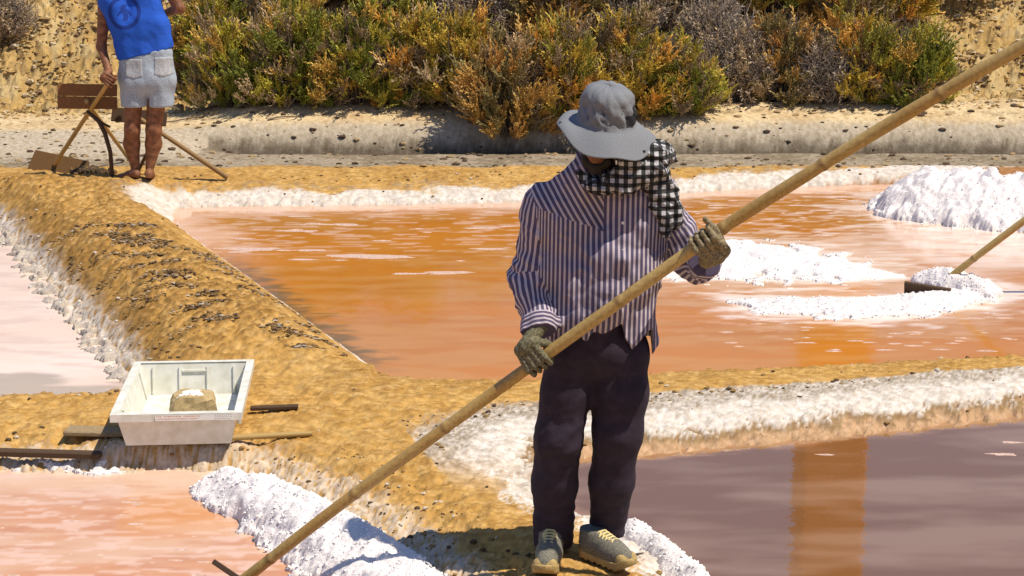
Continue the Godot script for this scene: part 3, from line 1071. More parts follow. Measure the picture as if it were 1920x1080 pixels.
func build_salt():
	rng.seed = 55
	salt_line("salt_ridge", "long lumpy ridge of raked white salt along the edge of the lower left pan", "", [[425, 920, 0.14, 0.09], [485, 948, 0.18, 0.12], [585, 1006, 0.215, 0.14], [700, 1088, 0.24, 0.14], [805, 1180, 0.25, 0.14]], 0.050, 0.008, 5200, 0.85, 0.22)
	salt_line("salt_heap", "tall heap of white salt at the right end of the orange pan", "", [[1755, 395, 0.50, 0.30], [1850, 400, 0.66, 0.30], [1960, 405, 0.70, 0.27], [2080, 405, 0.7, 0.27]], 0.085, 0.014, 5000, 0.95, 0.16)
	salt_line("salt_apron", "low flat bank of wet salt just right of the worker's gloved hand", "", [[1225, 486, 0.35, 0.02], [1320, 482, 0.60, 0.05], [1430, 492, 0.55, 0.045], [1560, 508, 0.30, 0.03], [1670, 517, 0.08, 0.012]], 0.030, 0.014, 2200, 1.0, 0.5)
	salt_line("salt_windrow", "curved streak of wet salt drawn by the far rake across the orange pan", "", [[1385, 568, 0.07, 0.012], [1450, 574, 0.20, 0.025], [1560, 578, 0.24, 0.04], [1690, 576, 0.24, 0.05], [1790, 560, 0.20, 0.05]], 0.030, 0.012, 1800, 1.0, 0.45)
	salt_line("salt_pile", "small pile of salt caught behind the board of the far rake", "", [[1735, 534, 0.09, 0.10], [1790, 544, 0.14, 0.14], [1840, 552, 0.12, 0.09]], 0.045, 0.010, 1200, 0.6, 0.25)
	salt_line("salt_ridge", "narrow crust of white salt beside the worker's shoe at the lower right", "", [[1150, 990, 0.04, 0.05], [1190, 1010, 0.07, 0.075], [1240, 1050, 0.08, 0.08], [1300, 1100, 0.08, 0.08], [1340, 1160, 0.08, 0.08]], 0.030, 0.007, 1500, 0.7, 0.3)
	salt_line("salt_fringe", "broken grey white salt fringe along the foot of the left dyke", "", [[-60, 405, 0.08, 0.03], [15, 450, 0.08, 0.035], [70, 515, 0.09, 0.035], [135, 590, 0.09, 0.035], [195, 655, 0.08, 0.035], [228, 705, 0.06, 0.03]], 0.035, 0.010, 900, 0.8, 0.8, 0.12, M.salt_grey)
	salt_line("salt_crust", "thin rough salt crust on the mud in front of the fish crate", "", [[-150, 872, 0.10, 0.035], [60, 868, 0.10, 0.035], [200, 880, 0.08, 0.03]], 0.03, 0.010, 900, 0.6, 0.55, -0.2)
	# thin flakes of crust afloat on the brine
	var st := SurfaceTool.new()
	st.begin(Mesh.PRIMITIVE_TRIANGLES)
	var spots := []
	for i in 22:
		spots.append([rng.randf_range(420, 950), rng.randf_range(392, 500), rng.randf_range(0.02, 0.10)])
	for i in 44:
		spots.append([rng.randf_range(1290, 1700), rng.randf_range(366, 440), rng.randf_range(0.02, 0.09)])
	for p in [[480, 466, 0.24], [690, 480, 0.26], [845, 510, 0.17], [765, 512, 0.10], [580, 468, 0.13], [640, 420, 0.17], [560, 432, 0.14]]:
		spots.append(p)
	for i in 46:
		spots.append([rng.randf_range(1360, 1900), rng.randf_range(585, 660), rng.randf_range(0.02, 0.06)])
	for i in 30:
		spots.append([rng.randf_range(-20, 440), rng.randf_range(925, 1085), rng.randf_range(0.008, 0.045)])
	for p in [[1550, 851, 0.045], [1880, 850, 0.07], [1900, 828, 0.06]]:
		spots.append(p)
	for s in spots:
		var g := gp(s[0], s[1], HW + 0.004)
		var inside := false
		for k in 3:
			if pan_d(k, g.x, -g.z) < -0.05:
				inside = true
		if not inside:
			continue
		if s[0] < 470 and s[1] > 900 and g.x > -1.15 + (7.6 + g.z) * 0.2:
			continue
		var n := 22
		var skew := rng.randf_range(-0.15, 0.3)
		var pts := []
		for k in n:
			var an := TAU * k / n
			var rr: float = s[2] * (0.62 + 0.55 * n_mid.get_noise_3d(g.x + cos(an) * 0.12, g.z * 1.0 + sin(an) * 0.12, s[0] * 0.1))
			rr = maxf(rr, s[2] * 0.12)
			pts.append(g + Vector3(cos(an) * rr * 1.9, 0, sin(an) * rr * 0.5 + skew * cos(an) * rr))
		for k in n:
			for q in [[g, 0.001], [pts[k], -0.0055], [pts[(k + 1) % n], -0.0055]]:
				st.set_normal(Vector3.UP)
				st.add_vertex(q[0] + Vector3(0, q[1], 0))
	var fl := put("salt_flakes", st.commit(), M.crust, self)
	structure(fl, "stuff")
	tag(fl, "thin pale flakes of salt crust afloat on the brine", "salt")

# ------------------------------------------------------------------ crate
func panel(st: SurfaceTool, b0: Vector3, b1: Vector3, t0: Vector3, t1: Vector3, ib0: Vector3, ib1: Vector3, it0: Vector3, it1: Vector3):
	quad(st, b1, t1, t0, b0) if (t0 - b0).cross(b1 - b0).dot(b0 - ib0) < 0.0 else quad(st, b0, t0, t1, b1)
	quad(st, ib0, it0, it1, ib1) if (it0 - ib0).cross(ib1 - ib0).dot(ib0 - b0) < 0.0 else quad(st, ib1, it1, it0, ib0)
	quad(st, t0, t1, it1, it0)

func build_crate():
	rng.seed = 66
	var o := thing("fish_crate", "white plastic fish crate with tapered sides holding one stone", "crate", Vector3(-1.487, 0.032, -8.32))
	o.rotation.y = deg_to_rad(4.0)
	var H := 0.155
	var bw := 0.228
	var bd := 0.375
	var tw := 0.262
	var td := 0.415
	var th := 0.010
	var cs := [Vector2(-1, 1), Vector2(1, 1), Vector2(1, -1), Vector2(-1, -1)]
	var f := flat_st()
	box(f, Vector3(-bw + th, 0.0, -bd + th), Vector3(bw - th, 0.012, bd - th), Transform3D.IDENTITY, 0.002)
	put("crate_floor", done(f), M.plastic, o)
	for k in 4:
		var a: Vector2 = cs[k]
		var b: Vector2 = cs[(k + 1) % 4]
		var w := flat_st()
		panel(w, Vector3(a.x * bw, 0, a.y * bd), Vector3(b.x * bw, 0, b.y * bd), Vector3(a.x * tw, H, a.y * td), Vector3(b.x * tw, H, b.y * td),
			Vector3(a.x * (bw - th), 0.004, a.y * (bd - th)), Vector3(b.x * (bw - th), 0.004, b.y * (bd - th)), Vector3(a.x * (tw - th), H, a.y * (td - th)), Vector3(b.x * (tw - th), H, b.y * (td - th)))
		put("side_panel", done(w), M.plastic, o)
		var r := flat_st()                                  # the rim with its down-turned lip
		var e := 0.022
		var oo := [tw + e, td + e]
		var lipy := H - 0.030
		quad(r, Vector3(b.x * oo[0], lipy, b.y * oo[1]), Vector3(b.x * oo[0], H + 0.004, b.y * oo[1]), Vector3(a.x * oo[0], H + 0.004, a.y * oo[1]), Vector3(a.x * oo[0], lipy, a.y * oo[1]))
		quad(r, Vector3(a.x * oo[0], H + 0.004, a.y * oo[1]), Vector3(b.x * oo[0], H + 0.004, b.y * oo[1]), Vector3(b.x * (tw - th - 0.003), H + 0.004, b.y * (td - th - 0.003)), Vector3(a.x * (tw - th - 0.003), H + 0.004, a.y * (td - th - 0.003)))
		quad(r, Vector3(a.x * (oo[0] - 0.005), lipy, a.y * (oo[1] - 0.005)), Vector3(b.x * (oo[0] - 0.005), lipy, b.y * (oo[1] - 0.005)), Vector3(b.x * oo[0], lipy, b.y * oo[1]), Vector3(a.x * oo[0], lipy, a.y * oo[1]))
		put("rim", done(r), M.plastic, o)
	# ribs inside the walls and gussets under the rim
	for z in [-0.30, 0.30]:
		for s in [-1, 1]:
			var rb := flat_st()
			box(rb, Vector3(-0.004, 0, -0.006), Vector3(0.004, 0.132, 0.006), Transform3D(Basis(Vector3(0, 0, 1), -s * atan((tw - bw) / H)), Vector3(s * (bw - th - 0.003), 0.014, z)), 0.0015)
			put("rib", done(rb), M.plastic, o)
	for x in [-0.19, -0.065, 0.065, 0.19]:
		var rb := flat_st()
		box(rb, Vector3(-0.006, 0, -0.004), Vector3(0.006, 0.132, 0.004), Transform3D(Basis(Vector3(1, 0, 0), -atan((td - bd) / H)), Vector3(x, 0.014, -(bd - th - 0.003))), 0.0015)
		put("rib", done(rb), M.plastic, o)
	var hd := flat_st()                                    # raised frame of the hand hold in the back wall
	box(hd, Vector3(-0.058, 0.118, -0.012), Vector3(0.058, 0.130, 0.004), Transform3D(Basis(Vector3(1, 0, 0), -atan((td - bd) / H)), Vector3(0, 0.002, -(bd - th - 0.006))), 0.002)
	put("hand_hold", done(hd), M.plastic, o)
	for z in [-0.26, -0.08, 0.10, 0.28]:
		for s in [-1, 1]:
			var gs := flat_st()
			box(gs, Vector3(-0.004, 0.06, -0.004), Vector3(0.014, 0.124, 0.004), Transform3D(Basis(Vector3.UP, 0.0 if s > 0 else PI), Vector3(s * (bw + 0.026), 0, z)), 0.001)
			put("gusset", done(gs), M.plastic, o)
	# small worn print on the front lip
	var im := Image.create(256, 32, false, Image.FORMAT_RGB8)
	im.fill(Color(0.905, 0.905, 0.875))
	for row in 2:
		var x := 4
		while x < 150:
			var w := rng.randi_range(2, 6)
			if rng.randf() < 0.85:
				im.fill_rect(Rect2i(x, 5 + row * 14, w, 6 if rng.randf() < 0.7 else 4), Color(0.80, 0.56, 0.46))
			x += w + 2
	for row in 3:
		var x := 196
		while x < 250:
			var w := rng.randi_range(2, 5)
			im.fill_rect(Rect2i(x, 3 + row * 10, w, 4), Color(0.66, 0.65, 0.62))
			x += w + 2
	var pm := mat(Color(1, 1, 1), 0.4, ImageTexture.create_from_image(im))
	var ps := SurfaceTool.new()
	ps.begin(Mesh.PRIMITIVE_TRIANGLES)
	var zz := td + 0.0245
	for p in [[-0.09, 0, 0.0, 1.0], [-0.09, 1, 0.0, 0.0], [0.245, 1, 1.0, 0.0], [-0.09, 0, 0.0, 1.0], [0.245, 1, 1.0, 0.0], [0.245, 0, 1.0, 1.0]]:
		ps.set_normal(Vector3(0, 0, 1))
		ps.set_uv(Vector2(p[2], p[3]))
		ps.add_vertex(Vector3(p[0], H - 0.027 + 0.026 * p[1], zz))
	put("printed_lettering", ps.commit(), pm, o)
	# the stone in the crate
	var sp := o.transform * Vector3(0.040, 0.012, 0.10)
	var stone := thing("stone", "blocky tan stone with white salt on top lying in the fish crate", "stone", sp)
	stone.rotation.y = 0.25
	put("rock", rock(9, Vector3(0.102, 0.076, 0.078)), M.stone, stone, Vector3(0, 0.072, 0))
	var cap := []
	var cols := []
	for i in 260:
		var q := Vector3(rng.randf_range(-0.07, 0.07), 0.0, rng.randf_range(-0.05, 0.04))
		var s := rng.randf_range(0.004, 0.011)
		cap.append(Transform3D(Basis.from_euler(Vector3(rng.randf() * 6, rng.randf() * 6, 0)).scaled(Vector3(s, s * 0.4, s)), q + Vector3(0, 0.150 - 5.0 * q.x * q.x - 5.0 * q.z * q.z, 0)))
	scatter("salt_cap", lump(8, 0.2, 0.9, 3, 5), M.crystal, cap, cols, stone)
	# timbers under and beside the crate
	var y := gh(-2.3, -7.95)
	plank("timber_beam", "dark weathered timber beam lying on the mud left of the crate", "beam", Vector3(-2.85, 0.0, -7.99), Vector3(-1.80, -0.012, -7.93), 0.05, 0.028, M.wood_dark)
	plank("plank", "pale salt crusted board left of the fish crate", "board", Vector3(-2.00, 0.035, -8.14), Vector3(-1.72, 0.030, -8.13), 0.10, 0.022, M.wood_pale)
	plank("plank", "dark broken board on the mud right of the fish crate", "board", Vector3(-1.21, gh(-1.1, -8.4) + 0.018, -8.42), Vector3(-0.99, gh(-1.0, -8.4) + 0.014, -8.44), 0.035, 0.018, M.wood_dark)
	var a := on_ground(400, 834)
	var b := on_ground(585, 818)
	var stick := put("bamboo_stick", bar(a + Vector3(0, 0.03, 0), b + Vector3(0, 0.012, 0), 0.016, 0.012), mat(Color(0.36, 0.24, 0.085), 0.6), self)
	tag(stick, "thin bamboo stick lying on the mud right of the crate", "stick")

func plank(called: String, label: String, category: String, a: Vector3, b: Vector3, wide: float, thick: float, material: Material):
	var st := flat_st()
	var l := a.distance_to(b)
	box(st, Vector3(-wide / 2, -thick / 2, -l / 2), Vector3(wide / 2, thick / 2, l / 2), Transform3D.IDENTITY, 0.005)
	var m := put(called, done(st), material, self)
	m.transform = Transform3D(Basis.looking_at(b - a, Vector3.UP), (a + b) / 2)
	tag(m, label, category)

func rock(seed_: int, half: Vector3) -> ArrayMesh:
	var st := flat_st()
	var n := 12
	var rows := []
	for j in n + 1:
		var row := []
		for i in 2 * n:
			var th := PI * j / n
			var ph := TAU * i / (2 * n)
			var v := Vector3(sin(th) * cos(ph), cos(th), sin(th) * sin(ph))
			var mx := maxf(absf(v.x), maxf(absf(v.y), absf(v.z)))
			v = v.lerp(v / mx, 0.72)
			var k := 1.0 + 0.12 * n_lo.get_noise_3d(v.x * 1.1 + seed_, v.y * 1.1, v.z * 1.1) + 0.04 * n_mid.get_noise_3d(v.x * 0.6, v.y * 0.6, v.z * 0.6)
			if v.y > 0.2 and v.x < -0.3:
				k *= 1.0 - 0.30 * (v.y - 0.2) * (-v.x - 0.3)
			row.append(v * half * k if j > 0 and j < n else Vector3(0, half.y * (1 if j == 0 else -1), 0))
		rows.append(row)
	for j in n:
		for i in 2 * n:
			var i2 := (i + 1) % (2 * n)
			if j > 0:
				for v in [rows[j][i], rows[j][i2], rows[j + 1][i2]]:
					st.add_vertex(v)
			if j < n - 1:
				for v in [rows[j][i], rows[j + 1][i2], rows[j + 1][i]]:
					st.add_vertex(v)
			elif j == n - 1:
				pass
	return done(st)

# ------------------------------------------------------------------ poles and rakes
func bamboo(pts: Array, r0: float, r1: float, gap: float, seed_: int) -> ArrayMesh:
	var r := RandomNumberGenerator.new()
	r.seed = seed_
	var cv := Curve3D.new()
	for i in pts.size():
		var t: Vector3 = (pts[mini(i + 1, pts.size() - 1)] - pts[maxi(i - 1, 0)]) / 6.0
		cv.add_point(pts[i], -t, t)
	var l := cv.get_baked_length()
	var ps := PackedVector3Array()
	var rad := PackedFloat32Array()
	var cols := PackedColorArray()
	var node := gap * 0.55
	var s := 0.0
	while s <= l:
		ps.append(cv.sample_baked(s, true))
		var base := lerpf(r0, r1, s / l)
		var k := absf(s - node)
		var bulge := 0.14 * exp(-k * k / 0.00012) - 0.08 * exp(-k * k / 0.0016)
		rad.append(base * (1.0 + bulge))
		var c := Color(0.60, 0.43, 0.165).lerp(Color(0.50, 0.31, 0.095), clampf(0.5 + 0.8 * n_lo.get_noise_1d(s * 1.3 + seed_), 0.0, 1.0))
		c = c.lerp(Color(0.20, 0.11, 0.05), 0.6 * exp(-k * k / 0.00007))
		c = c.lerp(Color(0.60, 0.43, 0.18), 0.35 * exp(-pow(s - node - 0.02, 2) / 0.0002))
		cols.append(c)
		if s > node + gap * 0.5:
			node += gap * r.randf_range(0.92, 1.08)
		s += 0.008
	var st := flat_st()
	tube(st, ps, rad, 12, cols)
	return done(st)

const ZM := -6.62                                       # the upright plane the worker stands in

func build_foreground_rake():
	var px := [[425, 1112, 0.06], [640, 945, 0.12], [820, 813, 0.16], [1000, 682, 0.20], [1180, 553, 0.27], [1340, 438, 0.32], [1480, 348, 0.39], [1620, 261, 0.46], [1770, 172, 0.54], [1920, 86, 0.62], [2150, -38, 0.75], [2400, -165, 0.88]]
	var pts := []
	for p in px:
		pts.append(at(p[0], p[1], ZM + p[2]))
	var base: Vector3 = pts[0]
	for i in pts.size():
		pts[i] -= base
	var o := thing("salt_rake", "long bamboo salt rake held slanting in both the worker's gloved hands", "rake", base)
	put("pole", bamboo(pts, 0.0210, 0.0232, 0.41, 3), M.bamboo, o)
	var st := flat_st()
	var a := at(405, 1056, ZM + 0.10) - base
	var b := gp(640, 1215, HW + 0.06) - base
	var l := a.distance_to(b)
	box(st, Vector3(-0.010, -0.10, -l / 2), Vector3(0.010, 0.02, l / 2), Transform3D.IDENTITY, 0.003)
	var hd := put("rake_board", done(st), M.wood_dark, o, (a + b) / 2)
	hd.basis = Basis.looking_at(b - a, (Vector3(0, CAM_H, 0) - base - (a + b) / 2).normalized())

func build_far_rake():
	var foot := gp(1770, 528, HW + 0.06)
	var o := thing("salt_rake", "far salt rake with a bamboo pole lying in the orange pan at right", "rake", foot)
	var z := foot.z
	put("pole", bamboo([Vector3.ZERO, at(1920, 414, z + 0.10) - foot, at(2250, 170, z + 0.25) - foot], 0.021, 0.025, 0.42, 5), M.bamboo, o)
	var a := at(1696, 531, z + 0.10) - foot
	var b := at(1783, 545, z + 0.22) - foot
	var st := flat_st()
	var l := a.distance_to(b)
	box(st, Vector3(-0.011, -0.08, -l / 2), Vector3(0.011, 0.012, l / 2), Transform3D.IDENTITY, 0.003)
	var hd := put("rake_board", done(st), M.wood_dark, o, (a + b) / 2)
	hd.basis = Basis.looking_at(b - a, Vector3(0.1, 1, 0.5))

func build_column():
	# added unseen beyond the bank for its orange mirror image in the pool
	var o := thing("added_column", "tall orange chimney added out of view for its mirror image in the lower right pool", "column", Vector3(4.56, 1.9, -26.0))
	var st := flat_st()
	box(st, Vector3(-0.45, 0, -0.45), Vector3(0.45, 12.0, 0.45), Transform3D.IDENTITY, 0.03)
	put("shaft", done(st), mat(Color(0.68, 0.215, 0.010), 0.9), o)
	st = flat_st()
	box(st, Vector3(-0.55, 12.003, -0.55), Vector3(0.55, 12.3, 0.55), Transform3D.IDENTITY, 0.03)
	put("cap", done(st), mat(Color(0.45, 0.18, 0.04), 0.9), o)

func build_helper_tools():
	var zb: float = on_ground(268, 337).z
	# the rake the man holds
	var foot := on_ground(112, 322)
	var o := thing("mud_rake", "rake with a broad muddy board on the ground, its pole in the barefoot man's hand", "rake", foot)
	var tip := at(213, 140, zb + 0.14) - foot
	var low := at(104, 306, foot.z) - foot
	var dir := (tip - low).normalized()
	put("pole", bar(low - dir * 0.02, tip + dir * 0.02, 0.017, 0.016), mat(Color(0.47, 0.30, 0.10), 0.6), o)
	var st := flat_st()
	box(st, Vector3(-0.25, -0.012, -0.11), Vector3(0.25, 0.012, 0.11), Transform3D.IDENTITY, 0.003)
	var b := put("rake_board", done(st), mat(Color(0.22, 0.12, 0.045), 0.9, wood_tex(), null, 5.0), o, at(108, 322, foot.z) - foot + Vector3(0, 0.03, 0))
	b.basis = Basis(Vector3.UP, -0.35) * Basis(Vector3(0, 0, 1), -0.13) * Basis(Vector3.RIGHT, 0.95)
	var xf := []
	var cols := []
	for i in 420:
		var s := rng.randf_range(0.008, 0.026)
		var q := at(rng.randfn(172, 14), 338, foot.z + 0.1 + rng.randfn(0, 0.05)) - foot
		q.y = gh(q.x + foot.x, q.z + foot.z) - foot.y + rng.randf() * 0.05 * maxf(0.0, 1.0 - absf(q.x - 0.25) * 3.0)
		xf.append(Transform3D(Basis.from_euler(Vector3(rng.randf() * 6, rng.randf() * 6, 0)).scaled(Vector3.ONE * s), q))
		cols.append(Color(0.10, 0.07, 0.04) if rng.randf() < 0.6 else Color(0.20, 0.13, 0.06))
	var mud := scatter("mud_lumps", lump(4, 0.3, 0.8, 3, 5), M.clod, xf, cols, self)
	for m in mud.multimesh.instance_count:
		var tr: Transform3D = mud.multimesh.get_instance_transform(m)
		tr.origin += foot
		mud.multimesh.set_instance_transform(m, tr)
	tag(mud, "dark wet mud scraped up at the end of the muddy rake board", "mud")
	# the rake with a plywood board that leans on a forked stick
	var base := on_ground(243, 300)
	var r := thing("board_rake", "leaning rake with a wide brown plywood board raised behind the crossed poles", "rake", base)
	var top := at(162, 190, zb - 0.16) - base
	put("pole", bar(Vector3.ZERO, top, 0.015, 0.017), mat(Color(0.45, 0.29, 0.10), 0.6), r)
	st = flat_st()
	box(st, Vector3(-0.225, -0.095, -0.010), Vector3(0.225, 0.0, 0.010), Transform3D.IDENTITY, 0.003)
	box(st, Vector3(-0.225, 0.003, -0.010), Vector3(0.225, 0.095, 0.010), Transform3D.IDENTITY, 0.003)
	var bd := put("rake_board", done(st), M.wood_ply, r, at(164, 181, zb - 0.20) - base)
	bd.rotation = Vector3(-0.15, 0.05, -0.02)
	var fork_foot := on_ground(211, 332)
	var fk := thing("forked_stick", "dark crooked stick propping up the crossed rake poles", "stick", fork_foot)
	st = flat_st()
	tube(st, PackedVector3Array([Vector3(0, -0.02, 0), at(207, 285, zb) - fork_foot, at(197, 250, zb - 0.03) - fork_foot, at(186, 228, zb - 0.05) - fork_foot, at(163, 208, zb - 0.09) - fork_foot]), PackedFloat32Array([0.016, 0.017, 0.018, 0.018, 0.014]), 7)
	put("stem", done(st), M.wood_dark, fk)
	put("prong", bar(at(186, 228, zb - 0.05) - fork_foot, at(206, 238, zb - 0.14) - fork_foot, 0.013, 0.009, 6), M.wood_dark, fk)
	# the long pole with a dark board that lies towards the right
	var e := on_ground(427, 337)
	var q2 := thing("board_rake", "long rake pole lying to the right with a dark board behind the man's legs", "rake", e)
	var hi := at(262, 222, zb - 0.35) - e
	put("pole", bar(Vector3(0, 0.015, 0), hi, 0.020, 0.017), mat(Color(0.24, 0.145, 0.06), 0.7), q2)
	st = flat_st()
	box(st, Vector3(-0.215, -0.055, -0.011), Vector3(0.215, 0.055, 0.011), Transform3D.IDENTITY, 0.003)
	var b2 := put("rake_board", done(st), M.wood_dark, q2, at(261, 219, zb - 0.40) - e)
	b2.rotation = Vector3(-0.3, 0.0, -0.10)
	var s2 := put("stick", bar(on_ground(262, 318) + Vector3(0, 0.012, 0), at(300, 236, zb - 0.25), 0.014, 0.012, 7), M.wood_dark, self)
	tag(s2, "short dark stick leaning between the barefoot man's legs and the dark board", "stick")

func build_small_bits():
	var a := on_ground(1178, 1046)
	var b := on_ground(1262, 1047)
	var t := put("twig", bar(a + Vector3(0, 0.012, 0), b + Vector3(0, 0.035, 0), 0.004, 0.003, 5), M.wood_dark, self)
	tag(t, "thin dark twig lying on the salt beside the right shoe", "twig")
	rng.seed = 91
	var st := flat_st()
	for i in 46:                                      # bare runners of the shrubs that creep over the ledge
		var p := on_ground(rng.randf_range(360, 1560), rng.randf_range(212, 250))
		if p.z > -17.05:
			continue
		var an := rng.randfn(0.0, 0.35) + (PI if rng.randf() < 0.5 else 0.0)
		var pts := PackedVector3Array()
		var rad := PackedFloat32Array()
		for k in 6:
			pts.append(Vector3(p.x, gh(p.x, p.z) + 0.012 + 0.01 * sin(k * 1.3), p.z))
			rad.append(0.009 - 0.0012 * k)
			an += rng.randfn(0.0, 0.25)
			p += Vector3(cos(an), 0, sin(an) * 0.5) * 0.10
		tube(st, pts, rad, 4)
	var o := put("dry_runners", done(st), M.twig, self)
	structure(o, "stuff")
	tag(o, "dry woody runners creeping over the pale ledge below the shrubs", "twigs")

# ------------------------------------------------------------------ people
class Blob:
	var a := PackedVector3Array()
	var ba := PackedVector3Array()
	var il := PackedFloat32Array()
	var ra := PackedFloat32Array()
	var dr := PackedFloat32Array()
	var k := 0.03
	func _init(kk := 0.03):
		k = kk
	func add(p: Vector3, q: Vector3, r0: float, r1: float):
		a.append(p)
		ba.append(q - p)
		il.append(1.0 / maxf((q - p).length_squared(), 1e-8))
		ra.append(r0)
		dr.append(r1 - r0)
	func chain(pts: Array, rad: Array):
		for i in pts.size() - 1:
			add(pts[i], pts[i + 1], rad[i], rad[i + 1])
	func d(p: Vector3) -> float:
		var m := 9.0
		for i in a.size():
			var pa := p - a[i]
			var t := clampf(pa.dot(ba[i]) * il[i], 0.0, 1.0)
			var v := (pa - ba[i] * t).length() - ra[i] - dr[i] * t
			var h := k - absf(m - v)
			m = minf(m, v)
			if h > 0.0:
				m -= h * h / (4.0 * k)
		return m
	func bounds(pad: float) -> Array:
		var lo := Vector3.ONE * 1e9
		var hi := -lo
		for i in a.size():
			for q in [[a[i], ra[i]], [a[i] + ba[i], ra[i] + dr[i]]]:
				lo = lo.min(q[0] - Vector3.ONE * (q[1] + pad))
				hi = hi.max(q[0] + Vector3.ONE * (q[1] + pad))
		return [lo, hi]

# surface nets: [vertices, normals, indices]
func net(f: Callable, lo: Vector3, hi: Vector3, c: float) -> Array:
	var B := 4
	var bx := int(ceil((hi.x - lo.x) / c / B))
	var by := int(ceil((hi.y - lo.y) / c / B))
	var bz := int(ceil((hi.z - lo.z) / c / B))
	var nx := bx * B + 1
	var ny := by * B + 1
	var nz := bz * B + 1
	var vals := PackedFloat32Array()
	vals.resize(nx * ny * nz)
	vals.fill(99.0)
	var cell := PackedInt32Array()
	cell.resize(nx * ny * nz)
	cell.fill(-1)
	var marked := []
	var reach := c * B * 0.87 * 1.35 + 0.004
	for z in bz:
		for y in by:
			for x in bx:
				if absf(f.call(lo + Vector3(x + 0.5, y + 0.5, z + 0.5) * c * B)) < reach:
					marked.append([x * B, y * B, z * B])
	var sy := nx
	var sz := nx * ny
	for m in marked:
		for z in range(m[2], m[2] + B + 1):
			for y in range(m[1], m[1] + B + 1):
				for x in range(m[0], m[0] + B + 1):
					var o: int = x + y * sy + z * sz
					if vals[o] > 98.0:
						vals[o] = f.call(lo + Vector3(x, y, z) * c)
	var v := PackedVector3Array()
	var offs := [0, 1, sy, sy + 1, sz, sz + 1, sz + sy, sz + sy + 1]
	var cp := [Vector3(0, 0, 0), Vector3(1, 0, 0), Vector3(0, 1, 0), Vector3(1, 1, 0), Vector3(0, 0, 1), Vector3(1, 0, 1), Vector3(0, 1, 1), Vector3(1, 1, 1)]
	var edges := [[0, 1], [2, 3], [4, 5], [6, 7], [0, 2], [1, 3], [4, 6], [5, 7], [0, 4], [1, 5], [2, 6], [3, 7]]
	for m in marked:
		for z in range(m[2], m[2] + B):
			for y in range(m[1], m[1] + B):
				for x in range(m[0], m[0] + B):
					var o: int = x + y * sy + z * sz
					var neg := 0
					for q in offs:
						if vals[o + q] < 0.0:
							neg += 1
					if neg == 0 or neg == 8:
						continue
					var s := Vector3.ZERO
					var n := 0
					for e in edges:
						var va := vals[o + offs[e[0]]]
						var vb := vals[o + offs[e[1]]]
						if (va < 0.0) != (vb < 0.0):
							s += cp[e[0]].lerp(cp[e[1]], va / (va - vb))
							n += 1
					cell[o] = v.size()
					v.append(lo + (Vector3(x, y, z) + s / n) * c)
	var idx := PackedInt32Array()
	for m in marked:
		for z in range(m[2], m[2] + B):
			for y in range(m[1], m[1] + B):
				for x in range(m[0], m[0] + B):
					var o: int = x + y * sy + z * sz
					var va := vals[o]
					for ax in 3:
						var st: int = [1, sy, sz][ax]
						var vb := vals[o + st]
						if (va < 0.0) == (vb < 0.0) or vb > 98.0:
							continue
						var u: int = [sy, sz, 1][ax]
						var w: int = [sz, 1, sy][ax]
						if o - u - w < 0:
							continue
						var q0 := cell[o]
						var q1 := cell[o - u]
						var q2 := cell[o - u - w]
						var q3 := cell[o - w]
						if q0 < 0 or q1 < 0 or q2 < 0 or q3 < 0:
							continue
						if va < 0.0:
							for q in [q0, q2, q1, q0, q3, q2]:
								idx.append(q)
						else:
							for q in [q0, q1, q2, q0, q2, q3]:
								idx.append(q)
	var nrm := PackedVector3Array()
	nrm.resize(v.size())
	for t in range(0, idx.size(), 3):
		var fn := (v[idx[t + 2]] - v[idx[t]]).cross(v[idx[t + 1]] - v[idx[t]])
		for q in 3:
			nrm[idx[t + q]] += fn
	for i in nrm.size():
		nrm[i] = nrm[i].normalized()
	return [v, nrm, idx]

func crease(a: float, b: float, c: float) -> float:      # narrow rounded ridges, as cloth folds
	var n := 1.0 - absf(n_mid.get_noise_3d(a, b, c)) * 2.6
	return n * n * n if n > 0.0 else 0.0

func joined(list: Array) -> ArrayMesh:
	var v := PackedVector3Array()
	var n := PackedVector3Array()
	var idx := PackedInt32Array()
	for l in list:
		var o := v.size()
		v.append_array(l[0])
		n.append_array(l[1])
		for q in l[2]:
			idx.append(q + o)
	return arrays(v, n, idx)

func turned(l: Array, xf: Transform3D) -> Array:
	var v := PackedVector3Array()
	var n := PackedVector3Array()
	for p in l[0]:
		v.append(xf * p)
	for p in l[1]:
		n.append((xf.basis * p).normalized())
	return [v, n, l[2]]

